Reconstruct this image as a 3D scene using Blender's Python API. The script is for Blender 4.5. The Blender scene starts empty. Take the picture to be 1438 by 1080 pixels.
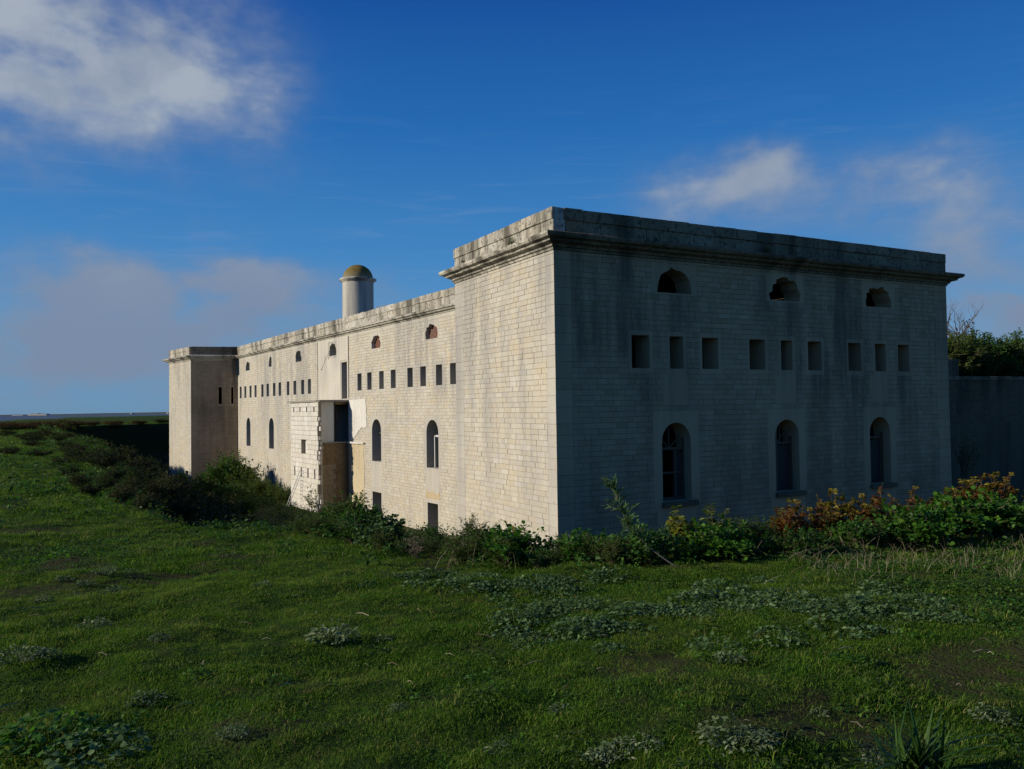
import bpy, bmesh, math, random
import numpy as np
from mathutils import Vector, Matrix

random.seed(7)
RNG = np.random.default_rng(11)
scene = bpy.context.scene
COL = scene.collection
R = math.radians

# ------------------------------------------------------------------ camera
EYE = 1.6
cd = bpy.data.cameras.new('camera')
cd.sensor_fit = 'HORIZONTAL'; cd.sensor_width = 36.0; cd.lens = 28.79
cd.clip_start = 0.05; cd.clip_end = 60000
cam = bpy.data.objects.new('camera', cd); COL.objects.link(cam)
cam.matrix_world = (Matrix.Translation((0, 0, EYE)) @ Matrix.Rotation(R(91.6), 4, 'X')
                    @ Matrix.Rotation(-math.atan(.0143), 4, 'Z'))
scene.camera = cam
scene.view_settings.view_transform = 'Standard'
scene.view_settings.look = 'None'
scene.view_settings.exposure = 0.0
scene.view_settings.gamma = 1.0

# ------------------------------------------------------------------ sun and sky
SUN_EL, SUN_AZ = 20.0, -105.0            # azimuth from +Y towards +X
sdir = Vector((math.sin(R(SUN_AZ)) * math.cos(R(SUN_EL)),
               math.cos(R(SUN_AZ)) * math.cos(R(SUN_EL)), math.sin(R(SUN_EL))))
sl = bpy.data.lights.new('sun', 'SUN')
sl.energy = 4.6; sl.angle = R(0.55); sl.color = (1.0, 0.90, 0.75)
sun = bpy.data.objects.new('sun', sl); COL.objects.link(sun)
sun.rotation_euler = (-sdir).to_track_quat('-Z', 'Y').to_euler()
sun.location = (-60, -20, 60)

world = bpy.data.worlds.new('World'); scene.world = world
world.use_nodes = True
wt = world.node_tree; wt.nodes.clear()
def N(t, kind, **kw):
    n = t.nodes.new(kind)
    for k, v in kw.items():
        if k == 'inp':
            for kk, vv in v.items(): n.inputs[kk].default_value = vv
        else: setattr(n, k, v)
    return n
def math_node(t, op, a, b=None, c=None, clamp=False):
    n = t.nodes.new('ShaderNodeMath'); n.operation = op; n.use_clamp = clamp
    for i, v in enumerate((a, b, c)):
        if v is None: continue
        if isinstance(v, (int, float)): n.inputs[i].default_value = v
        else: t.links.new(v, n.inputs[i])
    return n.outputs[0]
def mixc(t, fac, a, b, blend='MIX'):
    n = t.nodes.new('ShaderNodeMix'); n.data_type = 'RGBA'; n.blend_type = blend
    for s, v in ((0, fac), (6, a), (7, b)):
        if isinstance(v, (int, float)): n.inputs[s].default_value = v
        elif isinstance(v, (tuple, list)): n.inputs[s].default_value = (*v[:3], 1)
        else: t.links.new(v, n.inputs[s])
    return n.outputs[2]
def ramp(t, fac, stops, interp='LINEAR'):
    n = t.nodes.new('ShaderNodeValToRGB'); n.color_ramp.interpolation = interp
    cr = n.color_ramp
    while len(cr.elements) > 1: cr.elements.remove(cr.elements[-1])
    for i, (p, c) in enumerate(stops):
        e = cr.elements[0] if i == 0 else cr.elements.new(p)
        e.position = p
        e.color = (c, c, c, 1) if isinstance(c, (int, float)) else (*c, 1)
    t.links.new(fac, n.inputs[0])
    return n.outputs[0]
def smooth(t, v, a, b):
    n = t.nodes.new('ShaderNodeMapRange'); n.interpolation_type = 'SMOOTHSTEP'
    t.links.new(v, n.inputs[0]); n.inputs[1].default_value = a; n.inputs[2].default_value = b
    return n.outputs[0]

def build_world():
    t = wt
    sky = N(t, 'ShaderNodeTexSky'); sky.sky_type = 'NISHITA'; sky.sun_disc = False
    sky.sun_elevation = R(SUN_EL); sky.sun_rotation = R(SUN_AZ)
    sky.air_density = 1.0; sky.dust_density = 0.0; sky.ozone_density = 4.0; sky.altitude = 0
    tc = N(t, 'ShaderNodeTexCoord')
    nrm = N(t, 'ShaderNodeVectorMath', operation='NORMALIZE'); t.links.new(tc.outputs['Generated'], nrm.inputs[0])
    sep = N(t, 'ShaderNodeSeparateXYZ'); t.links.new(nrm.outputs[0], sep.inputs[0])
    az = math_node(t, 'ARCTAN2', sep.outputs[0], sep.outputs[1])
    el = math_node(t, 'ARCSINE', sep.outputs[2])
    STR = 0.07
    # clear autumn air: deep blue overhead, paler towards the horizon, all round
    grad = ramp(t, math_node(t, 'DIVIDE', el, R(90)), [(p, tuple(c / 10 for c in col)) for p, col in SKY_GRAD])
    gs = N(t, 'ShaderNodeVectorMath', operation='SCALE'); t.links.new(grad, gs.inputs[0]); gs.inputs['Scale'].default_value = 10.0
    base = mixc(t, .90, sky.outputs[0], gs.outputs[0])
    vec = N(t, 'ShaderNodeCombineXYZ'); t.links.new(az, vec.inputs[0]); t.links.new(math_node(t, 'MULTIPLY', el, 1.7), vec.inputs[1])
    def noise(v, scale, detail, rough=.55, dist=0.0):
        n = N(t, 'ShaderNodeTexNoise', inp={'Scale': scale, 'Detail': detail, 'Roughness': rough, 'Distortion': dist})
        n.noise_dimensions = '2D'
        t.links.new(v, n.inputs['Vector']); return n
    warp = noise(vec.outputs[0], 6.0, 4, .6)
    off = N(t, 'ShaderNodeVectorMath', operation='MULTIPLY_ADD')
    t.links.new(warp.outputs['Color'], off.inputs[0]); off.inputs[1].default_value = (.17, .10, 0)
    pv = N(t, 'ShaderNodeCombineXYZ'); t.links.new(az, pv.inputs[0]); t.links.new(el, pv.inputs[1])
    sh_ = N(t, 'ShaderNodeVectorMath', operation='ADD'); t.links.new(pv.outputs[0], sh_.inputs[0]); sh_.inputs[1].default_value = (-.085, -.05, 0)
    t.links.new(sh_.outputs[0], off.inputs[2])
    fb = noise(vec.outputs[0], 7.5, 6, .54, 0).outputs['Fac']
    tot = None
    for (a, e, wa, we, wgt) in CLOUDS:
        d = N(t, 'ShaderNodeVectorMath', operation='MULTIPLY_ADD'); t.links.new(off.outputs[0], d.inputs[0])
        d.inputs[1].default_value = (1 / R(wa), 1 / R(we), 0); d.inputs[2].default_value = (-a / wa, -e / we, 0)
        dd = N(t, 'ShaderNodeVectorMath', operation='DOT_PRODUCT'); t.links.new(d.outputs[0], dd.inputs[0]); t.links.new(d.outputs[0], dd.inputs[1])
        g = math_node(t, 'POWER', 2.718, math_node(t, 'MULTIPLY', dd.outputs['Value'], -.8))
        tot = math_node(t, 'MULTIPLY', g, wgt) if tot is None else math_node(t, 'MULTIPLY_ADD', g, wgt, tot)
    dens = math_node(t, 'MULTIPLY', math_node(t, 'POWER', tot, .85), math_node(t, 'MULTIPLY_ADD', fb, 2.4, -.25))
    cov = smooth(t, dens, .0, 1.35)
    fb2 = noise(off.outputs[0], 8.0, 4, .5).outputs['Fac']
    mp = N(t, 'ShaderNodeMapping'); mp.inputs['Scale'].default_value = (2.2, 16, 1); mp.inputs['Rotation'].default_value = (0, 0, R(-7))
    t.links.new(vec.outputs[0], mp.inputs['Vector'])
    cir = noise(mp.outputs[0], 2.6, 5, .6, .6).outputs['Fac']
    band = math_node(t, 'SUBTRACT', smooth(t, el, R(1), R(8)), smooth(t, el, R(12), R(24)))
    cirf = math_node(t, 'MULTIPLY', math_node(t, 'MULTIPLY', smooth(t, cir, .50, .85), band), .16)
    lit = smooth(t, el, R(4), R(21)); thick = smooth(t, dens, .25, 1.3)
    ccol = mixc(t, math_node(t, 'MULTIPLY', math_node(t, 'MULTIPLY', lit, thick), math_node(t, 'MULTIPLY_ADD', fb2, 2.0, -.25, clamp=True)), (2.9, 3.65, 5.2), (5.9, 6.6, 7.4))
    c1 = mixc(t, cirf, base, (3.6, 5.2, 7.4))
    c2 = mixc(t, math_node(t, 'MULTIPLY', cov, .88), c1, ccol)
    bg = N(t, 'ShaderNodeBackground', inp={'Strength': STR})
    t.links.new(c2, bg.inputs['Color'])
    out = N(t, 'ShaderNodeOutputWorld'); t.links.new(bg.outputs[0], out.inputs['Surface'])
    world.cycles.sampling_method = 'MANUAL'; world.cycles.sample_map_resolution = 256
# radiance over elevation / 90 degrees, before the background strength
SKY_GRAD = [(0, (1.7, 3.9, 6.6)), (.045, (1.65, 4.6, 8.2)), (.12, (.72, 3.35, 7.9)), (.21, (.22, 2.1, 6.6)), (.30, (.08, 1.15, 5.0)), (.5, (.05, .75, 3.4)), (1, (.04, .5, 2.3))]
# azimuth, elevation, half width, half height (degrees), weight
CLOUDS = [(-28.0, 23.0, 7.2, 4.2, 1.0), (-22.5, 20.4, 6.6, 3.2, .62), (-18.2, 19.2, 5.0, 3.4, .32), (-30.4, 16.4, 7.0, 2.6, .42), (-32.6, 21.2, 4.0, 4.4, .5), (-21, 25, 3, 1.6, .2),
          (-28.7, 6.9, 6.8, 2.2, 1.0), (-21.7, 7.4, 6.4, 2.3, 1.0), (-15.4, 8.4, 4.6, 1.9, .9), (-29.8, 3.4, 8.0, 2.3, .8), (-20.5, 4.4, 7.0, 2.2, .75), (-27, 1.4, 12, 1.4, .5),
          (12.6, 14.0, 4.6, 2.1, 1.0), (16.6, 15.2, 3.2, 1.5, .55), (25.4, 13.4, 3.8, 2.0, .85), (20.5, 11.8, 5.0, 1.8, .3), (30.4, 9.8, 4.4, 2.7, .95), (31.9, 5.3, 1.6, .45, 1.3), (29.6, 4.4, 4.4, 1.2, .75),
          (-55, 12, 10, 3, .6), (55, 16, 9, 4, .5), (105, 9, 16, 2.5, .5), (170, 12, 14, 3, .5), (-150, 10, 16, 3, .5)]
build_world()

# ------------------------------------------------------------------ helpers
WLOC = {}
def link(o, parent=None, loc=(0, 0, 0)):
    """link an object whose origin stands at world position loc"""
    COL.objects.link(o); loc = Vector(loc); WLOC[o.name] = loc
    if parent is not None:
        o.parent = parent; o.location = loc - WLOC[parent.name]
    else: o.location = loc
    return o
def tag(o, label=None, cat=None, group=None, kind=None):
    if label: o['label'] = label
    if cat: o['category'] = cat
    if group: o['group'] = group
    if kind: o['kind'] = kind
    return o
def empty(name, loc, label, cat, group=None):
    o = bpy.data.objects.new(name, None); o.empty_display_size = .2
    link(o, None, loc); return tag(o, label, cat, group)
def np_mesh(name, V, F, mat=None, tint=None, smooth_sh=False):
    """V (n,3) array, F list of equal-length arrays or a list of lists"""
    me = bpy.data.meshes.new(name)
    V = np.asarray(V, dtype=np.float32)
    if isinstance(F, np.ndarray):
        n, k = F.shape
        me.vertices.add(len(V)); me.vertices.foreach_set('co', V.ravel())
        me.loops.add(n * k); me.loops.foreach_set('vertex_index', F.astype(np.int32).ravel())
        me.polygons.add(n)
        me.polygons.foreach_set('loop_start', np.arange(0, n * k, k, dtype=np.int32))
        me.update(calc_edges=True); me.validate()
    else:
        me.from_pydata(V.tolist(), [], F); me.update()
    if tint is not None:
        a = me.attributes.new('tint', 'FLOAT', 'FACE')
        a.data.foreach_set('value', np.asarray(tint, dtype=np.float32))
    if mat: me.materials.append(mat)
    if smooth_sh: me.polygons.foreach_set('use_smooth', np.ones(len(me.polygons), dtype=bool))
    return me
class MB:
    def __init__(s): s.v = []; s.f = []; s.t = []
    def add(s, vs, fs, tint=0.5):
        b = len(s.v); s.v += [tuple(p) for p in vs]
        s.f += [[b + i for i in f] for f in fs]; s.t += [tint] * len(fs)
    def box(s, c, ax, ay, az, tint=.5):      # centre, half axis vectors
        c, ax, ay, az = map(Vector, (c, ax, ay, az))
        p = [c + sx * ax + sy * ay + sz * az for sz in (-1, 1) for sy in (-1, 1) for sx in (-1, 1)]
        s.add(p, [[0, 2, 3, 1], [4, 5, 7, 6], [0, 1, 5, 4], [2, 6, 7, 3], [0, 4, 6, 2], [1, 3, 7, 5]], tint)
    def tube(s, pts, rads, k=5, tint=.5, cap=True):
        pts = [Vector(p) for p in pts]; rings = []
        for i, p in enumerate(pts):
            d = (pts[min(i + 1, len(pts) - 1)] - pts[max(i - 1, 0)]).normalized()
            a = d.orthogonal().normalized(); b = d.cross(a)
            rings.append([p + (a * math.cos(6.2832 * j / k) + b * math.sin(6.2832 * j / k)) * rads[i] for j in range(k)])
        vs = [q for r in rings for q in r]; fs = []
        for i in range(len(pts) - 1):
            for j in range(k):
                fs.append([i * k + j, i * k + (j + 1) % k, (i + 1) * k + (j + 1) % k, (i + 1) * k + j])
        if cap: fs += [list(range(k))[::-1], [(len(pts) - 1) * k + j for j in range(k)]]
        s.add(vs, fs, tint)
    def build(s, name, mat, parent=None, origin=(0, 0, 0), smooth_sh=False):
        o0 = Vector(origin)
        me = np_mesh(name, [tuple(Vector(p) - o0) for p in s.v], s.f, mat, s.t, smooth_sh)
        return link(bpy.data.objects.new(name, me), parent, origin)

def vnoise(x, y, seed=0):
    """smooth value noise, arrays in, -1..1 out"""
    x = np.asarray(x, float); y = np.asarray(y, float)
    xi = np.floor(x).astype(np.int64); yi = np.floor(y).astype(np.int64)
    fx = x - xi; fy = y - yi; fx = fx * fx * (3 - 2 * fx); fy = fy * fy * (3 - 2 * fy)
    def h(a, b):
        n = (a * 374761393 + b * 668265263 + seed * 1442695041) & 0xffffffff
        n = ((n ^ (n >> 13)) * 1274126177) & 0xffffffff
        n = n ^ (n >> 16)
        return (n & 0xffff) / 32767.5 - 1
    a = h(xi, yi); b = h(xi + 1, yi); c = h(xi, yi + 1); d = h(xi + 1, yi + 1)
    return (a * (1 - fx) + b * fx) * (1 - fy) + (c * (1 - fx) + d * fx) * fy
def fbm(x, y, seed=0, oct=4):
    s = 0; a = .5
    for i in range(oct): s = s + a * vnoise(x * 2 ** i, y * 2 ** i, seed + i); a *= .5
    return s

# ------------------------------------------------------------------ materials
def new_mat(name):
    m = bpy.data.materials.new(name); m.use_nodes = True
    t = m.node_tree; b = t.nodes['Principled BSDF']
    return m, t, b
def pos_noise(t, scale, detail=4, rough=.55, stretch=None, attr='Fac', loc=(0, 0, 0)):
    g = t.nodes.new('ShaderNodeNewGeometry'); n = N(t, 'ShaderNodeTexNoise', inp={'Scale': scale, 'Detail': detail, 'Roughness': rough})
    if stretch or loc != (0, 0, 0):
        mp = N(t, 'ShaderNodeMapping'); mp.inputs['Scale'].default_value = stretch or (1, 1, 1); mp.inputs['Location'].default_value = loc
        t.links.new(g.outputs['Position'], mp.inputs['Vector']); t.links.new(mp.outputs[0], n.inputs['Vector'])
    else: t.links.new(g.outputs['Position'], n.inputs['Vector'])
    return n.outputs[attr]
def pos_z(t):
    g = t.nodes.new('ShaderNodeNewGeometry'); s = N(t, 'ShaderNodeSeparateXYZ'); t.links.new(g.outputs['Position'], s.inputs[0])
    return s.outputs[2]
def bump(t, b, h, strength=.3, dist=.02):
    n = N(t, 'ShaderNodeBump', inp={'Strength': strength, 'Distance': dist})
    t.links.new(h, n.inputs['Height']); t.links.new(n.outputs[0], b.inputs['Normal'])
def tint_val(t):
    a = N(t, 'ShaderNodeAttribute', attribute_name='tint'); o = t.nodes.new('ShaderNodeObjectInfo')
    return math_node(t, 'FRACT', math_node(t, 'ADD', a.outputs['Fac'], o.outputs['Random']))

def stone_mat(name, stops, stain=(.27, .26, .245), stain_amt=.68, ochre=.5, dark=1.0, speck=(.66, .74, .6)):
    m, t, b = new_mat(name)
    tv = tint_val(t)
    c = ramp(t, tv, stops)
    fine = pos_noise(t, 11, 4, .65)
    c = mixc(t, math_node(t, 'MULTIPLY', smooth(t, fine, .42, .75), .35), c, (.33, .31, .26))
    # ochre patches on the lower wall
    och = pos_noise(t, .55, 3, .6, (1, 1, 1.6), loc=(3, 1, 0))
    c = mixc(t, math_node(t, 'MULTIPLY', smooth(t, och, .52, .78), ochre), c, (.56, .45, .27), 'MIX')
    # grey weather streaks running down from the cornice
    st = pos_noise(t, 1.0, 4, .6, (1.1, 1.1, .11))
    st2 = pos_noise(t, .22, 2, .5, (1, 1, .8), loc=(7, 2, 5))
    zf = smooth(t, pos_z(t), -4.0, 6.0)
    f = math_node(t, 'MULTIPLY', smooth(t, st, .36, .66), math_node(t, 'MULTIPLY_ADD', zf, .6, .4))
    f = math_node(t, 'MULTIPLY', f, smooth(t, st2, .33, .56))
    c = mixc(t, math_node(t, 'MULTIPLY', f, stain_amt), c, stain)
    # small dark lichen specks
    sp = pos_noise(t, 5.5, 3, .7, loc=(1, 9, 4))
    c = mixc(t, math_node(t, 'MULTIPLY', smooth(t, sp, speck[0], speck[1]), speck[2]), c, (.06, .055, .045))
    if dark != 1: c = mixc(t, 1.0, c, (dark, dark, dark), 'MULTIPLY')
    t.links.new(c, b.inputs['Base Color']); b.inputs['Roughness'].default_value = .93
    b.inputs['Specular IOR Level'].default_value = .15
    bump(t, b, fine, .5, .02)
    return m
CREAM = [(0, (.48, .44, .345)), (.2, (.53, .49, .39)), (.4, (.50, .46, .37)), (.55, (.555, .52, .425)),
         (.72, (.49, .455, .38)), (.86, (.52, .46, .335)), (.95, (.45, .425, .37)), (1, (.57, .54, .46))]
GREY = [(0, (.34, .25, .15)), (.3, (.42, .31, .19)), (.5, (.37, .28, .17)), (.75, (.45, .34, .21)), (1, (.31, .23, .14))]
WHITE = [(0, (.60, .57, .49)), (.4, (.66, .63, .55)), (.7, (.58, .54, .45)), (1, (.70, .67, .60))]
M = {}
M['stone'] = stone_mat('limestone_blocks', CREAM)
M['dressed'] = stone_mat('dressed_limestone', [(0, (.46, .43, .36)), (1, (.51, .48, .405))], ochre=.2, stain_amt=.8)
SHADED_TONES = [(0, (.40, .285, .165)), (.2, (.455, .33, .20)), (.4, (.425, .305, .185)), (.55, (.49, .355, .215)), (.7, (.44, .315, .18)), (.85, (.38, .265, .145)), (1, (.51, .375, .235))]  # shaded-face copy of CREAM: darker and warmer, shade put into the colour
M['mortar_shaded'] = stone_mat('shade_toned_mortar', [(0, (.22, .155, .085)), (1, (.27, .195, .11))], stain_amt=.4, ochre=.1)  # darker joints for the unlit walls, shade painted into the mortar colour
M['stone_north'] = stone_mat('shade_toned_limestone', SHADED_TONES, stain=(.13, .105, .075), stain_amt=.9, ochre=.25)  # limestone of the unlit faces, colour carries their shade; streaks are weathering
M['dressed_shaded'] = stone_mat('shade_toned_dressing', [(0, (.46, .325, .185)), (1, (.52, .37, .215))], stain=(.17, .14, .10), stain_amt=.6, ochre=.15)  # dressed stone of the unlit faces, their shade tone put into its colour
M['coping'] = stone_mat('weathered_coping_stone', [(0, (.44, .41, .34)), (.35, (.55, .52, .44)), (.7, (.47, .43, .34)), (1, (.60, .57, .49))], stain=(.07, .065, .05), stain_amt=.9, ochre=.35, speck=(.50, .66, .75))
M['coping_shaded'] = stone_mat('shade_toned_lichened_coping', [(0, (.22, .165, .10)), (.4, (.30, .225, .135)), (.75, (.25, .19, .115)), (1, (.36, .28, .18))], stain=(.06, .048, .03), stain_amt=.9, ochre=.3, speck=(.48, .66, .8))  # coping on the shaded side: lichen plus shade mixed into the colour
M['block'] = stone_mat('pale_building_block', WHITE, ochre=.15, stain_amt=.35)
M['plaster'] = stone_mat('white_plaster', [(0, (.68, .66, .59)), (1, (.70, .68, .61))], ochre=.2, stain=(.36, .33, .27), stain_amt=.7, speck=(.58, .72, .5))
M['bay'] = stone_mat('pale_rendered_stone', [(0, (.53, .495, .41)), (1, (.58, .545, .46))], ochre=.25, stain_amt=.6)
M['ochre_render'] = stone_mat('ochre_stained_render', [(0, (.50, .40, .24)), (1, (.55, .47, .31))], ochre=.7, stain=(.30, .22, .12), stain_amt=.9, speck=(.56, .70, .5))
M['brown_render'] = stone_mat('brown_stained_render', [(0, (.24, .15, .065)), (.5, (.30, .20, .10)), (1, (.27, .18, .08))], ochre=.25, stain=(.10, .075, .045), stain_amt=.9, speck=(.52, .68, .6))
M['damp_render'] = stone_mat('damp_beige_render', [(0, (.36, .28, .17)), (1, (.40, .32, .20))], ochre=.4, stain=(.13, .10, .06), stain_amt=.95, speck=(.52, .68, .6))
M['mortar'] = stone_mat('eroded_mortar', [(0, (.30, .26, .19)), (1, (.36, .31, .23))], stain_amt=.5, ochre=.3)
M['rough'] = stone_mat('rough_grey_rubble', GREY, stain=(.07, .07, .06), stain_amt=.8, ochre=.1, dark=.42)
M['brick'] = stone_mat('red_brown_brick', [(0, (.13, .055, .035)), (1, (.19, .075, .045))], stain_amt=.2, ochre=0)
def plain(name, col, rough=.7, metal=0, var=.25, scale=12):
    m, t, b = new_mat(name)
    n = pos_noise(t, scale, 4, .6)
    c = mixc(t, math_node(t, 'MULTIPLY', n, var * 2), col, tuple(x * .45 for x in col))
    t.links.new(c, b.inputs['Base Color']); b.inputs['Roughness'].default_value = rough; b.inputs['Metallic'].default_value = metal
    bump(t, b, n, .25, .01)
    return m
M['inside'] = plain('dark_interior_plaster', (.16, .15, .13), .95)
M['wood'] = plain('weathered_brown_timber', (.11, .085, .055), .8)
M['whitewood'] = plain('flaking_white_paint', (.62, .61, .58), .7)
M['board'] = plain('brown_board', (.055, .05, .045), .85)
M['metal'] = plain('dull_grey_steel', (.42, .43, .44), .5, .6)
M['concrete'] = plain('stained_concrete', (.36, .33, .27), .95, 0, .45, 3)
M['rust'] = plain('rust', (.30, .14, .03), .9)
M['bark'] = plain('brown_bark', (.13, .095, .06), .9, 0, .3, 30)
M['greybark'] = plain('grey_twig_bark', (.14, .12, .10), .9, 0, .3, 30)

def leaf_mat(name, stops, trans=.35, rough=.55, spec=.25):
    m, t, b = new_mat(name)
    a = N(t, 'ShaderNodeAttribute', attribute_name='tint'); o = t.nodes.new('ShaderNodeObjectInfo')
    v = math_node(t, 'ADD', a.outputs['Fac'], math_node(t, 'MULTIPLY', math_node(t, 'SUBTRACT', o.outputs['Random'], .5), .22), clamp=True)
    c = ramp(t, v, stops)
    t.links.new(c, b.inputs['Base Color']); b.inputs['Roughness'].default_value = rough
    b.inputs['Specular IOR Level'].default_value = spec
    tr = t.nodes.new('ShaderNodeBsdfTranslucent')
    t.links.new(mixc(t, 1.0, c, (1.15, 1.25, .55), 'MULTIPLY'), tr.inputs['Color'])
    mx = t.nodes.new('ShaderNodeMixShader'); mx.inputs[0].default_value = trans
    out = t.nodes['Material Output']
    t.links.new(b.outputs[0], mx.inputs[1]); t.links.new(tr.outputs[0], mx.inputs[2]); t.links.new(mx.outputs[0], out.inputs['Surface'])
    return m
L = {}
L['grass'] = leaf_mat('grass_blade', [(0, (.032, .084, .008)), (.4, (.066, .158, .012)), (.68, (.125, .215, .020)), (.85, (.20, .23, .045)), (1, (.30, .25, .10))], .35, .6, .12)
L['green'] = leaf_mat('green_leaf', [(0, (.020, .060, .010)), (.5, (.042, .118, .016)), (.85, (.078, .170, .026)), (1, (.13, .19, .03))], .35, .5, .2)
L['bright'] = leaf_mat('bright_green_leaf', [(0, (.030, .090, .010)), (.5, (.058, .155, .018)), (.85, (.10, .22, .025)), (1, (.18, .24, .03))], .4, .5, .2)
L['mallow'] = leaf_mat('grey_green_leaf', [(0, (.050, .100, .032)), (.5, (.095, .165, .060)), (.85, (.145, .225, .095)), (1, (.20, .26, .11))], .25, .65, .12)
L['silver'] = leaf_mat('silvery_leaf', [(0, (.070, .110, .045)), (.5, (.135, .180, .085)), (.85, (.24, .28, .15)), (1, (.36, .36, .22))], .2, .75, .12)
L['olive'] = leaf_mat('olive_leaf', [(0, (.036, .066, .012)), (.5, (.072, .118, .020)), (.85, (.12, .165, .032)), (1, (.18, .15, .04))], .35)
L['autumn'] = leaf_mat('autumn_leaf', [(0, (.14, .018, .012)), (.25, (.22, .050, .016)), (.45, (.19, .082, .022)), (.6, (.17, .105, .024)), (.72, (.12, .13, .022)), (.86, (.28, .23, .03)), (1, (.32, .25, .03))], .42)
L['yellow'] = leaf_mat('yellow_green_leaf', [(0, (.07, .12, .02)), (.4, (.19, .22, .03)), (.8, (.30, .28, .03)), (1, (.30, .14, .02))], .42)
L['bramble'] = leaf_mat('dark_bramble_leaf', [(0, (.016, .026, .008)), (.45, (.032, .048, .013)), (.7, (.055, .060, .020)), (.85, (.085, .050, .022)), (1, (.14, .11, .05))], .22, .7, .1)
L['rustleaf'] = leaf_mat('rusty_leaf', [(0, (.05, .035, .015)), (.5, (.10, .055, .022)), (.8, (.14, .07, .025)), (1, (.10, .11, .03))], .25, .7, .1)
L['straw'] = leaf_mat('dry_straw', [(0, (.13, .105, .055)), (.5, (.23, .19, .12)), (1, (.40, .35, .25))], .2, .7)
L['iris'] = leaf_mat('sword_leaf', [(0, (.016, .045, .008)), (.5, (.030, .080, .014)), (1, (.07, .125, .028))], .25, .45, .25)

# ------------------------------------------------------------------ ground, ditch, sea
FLOOR = -6.2
DITCH = np.array([(60, 38), (30, 23.5), (16, 15.2), (9.5, 11.9), (6.6, 10.4), (4.2, 9.3), (2.8, 8.9), (1.2, 8.6), (-.6, 9.0), (-2.6, 10.6),
                  (-4.0, 11.2), (-5.4, 11.9), (-6.7, 13.6), (-9.0, 18.0), (-14.6, 28), (-23.8, 45), (-34.5, 62), (-45, 78), (-53, 92), (-57, 106), (-48, 124),
                  (-20, 140), (20, 120), (60, 80)], float)
def ditch_sd(x, y):
    """signed distance to the ditch rim, positive inside"""
    x = np.asarray(x, float); y = np.asarray(y, float)
    dmin = np.full(x.shape, 1e9); ins = np.zeros(x.shape, bool)
    n = len(DITCH)
    for i in range(n):
        ax, ay = DITCH[i]; bx, by = DITCH[(i + 1) % n]
        ex, ey = bx - ax, by - ay
        tt = np.clip(((x - ax) * ex + (y - ay) * ey) / (ex * ex + ey * ey), 0, 1)
        dmin = np.minimum(dmin, np.hypot(x - ax - tt * ex, y - ay - tt * ey))
        c = ((ay > y) != (by > y)) & (x < (bx - ax) * (y - ay) / (by - ay + 1e-12) + ax)
        ins ^= c
    return np.where(ins, dmin, -dmin)
def height(x, y):
    x = np.asarray(x, float); y = np.asarray(y, float)
    r = np.hypot(x, y)
    near = np.clip(1.3 - r / 40, 0.15, 1)
    h = .10 * fbm(x / 1.1, y / .9, 3, 4) * near + .09 * fbm(x / 4.5, y / 4.5, 9, 3) * np.clip(r / 6, .3, 1) + .036 * vnoise(x / .33, y / .26, 21) * near
    h = h + .25 * fbm(x / 30, y / 30, 14, 3) * np.clip((r - 15) / 30, 0, 1)
    sd = ditch_sd(x, y) + .35 * fbm(x / 2.3, y / 2.3, 31, 3)
    wdt = 2.6 + 3.6 * np.clip((-x - 5) / 3, 0, 1) * np.clip((55 - y) / 15, 0, 1)
    s = np.clip((sd - .15) / wdt, 0, 1); s = s * s * (3 - 2 * s)
    h = h * (1 - s) + (FLOOR + .25 * fbm(x / 3, y / 3, 40, 3)) * s
    # the land ends at the shore
    ang = np.where(y > 20, x / np.maximum(y, 20), -.3)
    shore = np.clip(205 + (ang + .625) / .087 * 185, 190, 430)
    e = np.clip((y - shore) / 40, 0, 1) + np.clip((-x - 330) / 60, 0, 1) + np.clip((x - 600) / 60, 0, 1)
    e = np.clip(e, 0, 1)
    return h * (1 - e) - 16 * e
def axis(segs):
    out = []
    for a, b, n in segs: out += list(np.linspace(a, b, n, endpoint=False))
    return np.array(out + [segs[-1][1]])
gx = axis([(-3000, -700, 6), (-700, -150, 22), (-150, -62, 24), (-62, -9, 120), (-9, 10, 130), (10, 45, 50), (45, 120, 20), (120, 700, 16), (700, 3000, 6)])
gy = axis([(-3000, -300, 6), (-300, -20, 12), (-20, 2.5, 24), (2.5, 14.5, 90), (14.5, 60, 90), (60, 140, 90), (140, 300, 40), (300, 700, 24), (700, 3000, 6)])
GX, GY = np.meshgrid(gx, gy); GZ = height(GX, GY)
nx, ny = len(gx), len(gy)
ii = (np.arange(ny - 1)[:, None] * nx + np.arange(nx - 1)[None, :]).ravel()
gF = np.stack([ii, ii + 1, ii + nx + 1, ii + nx], 1)

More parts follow.
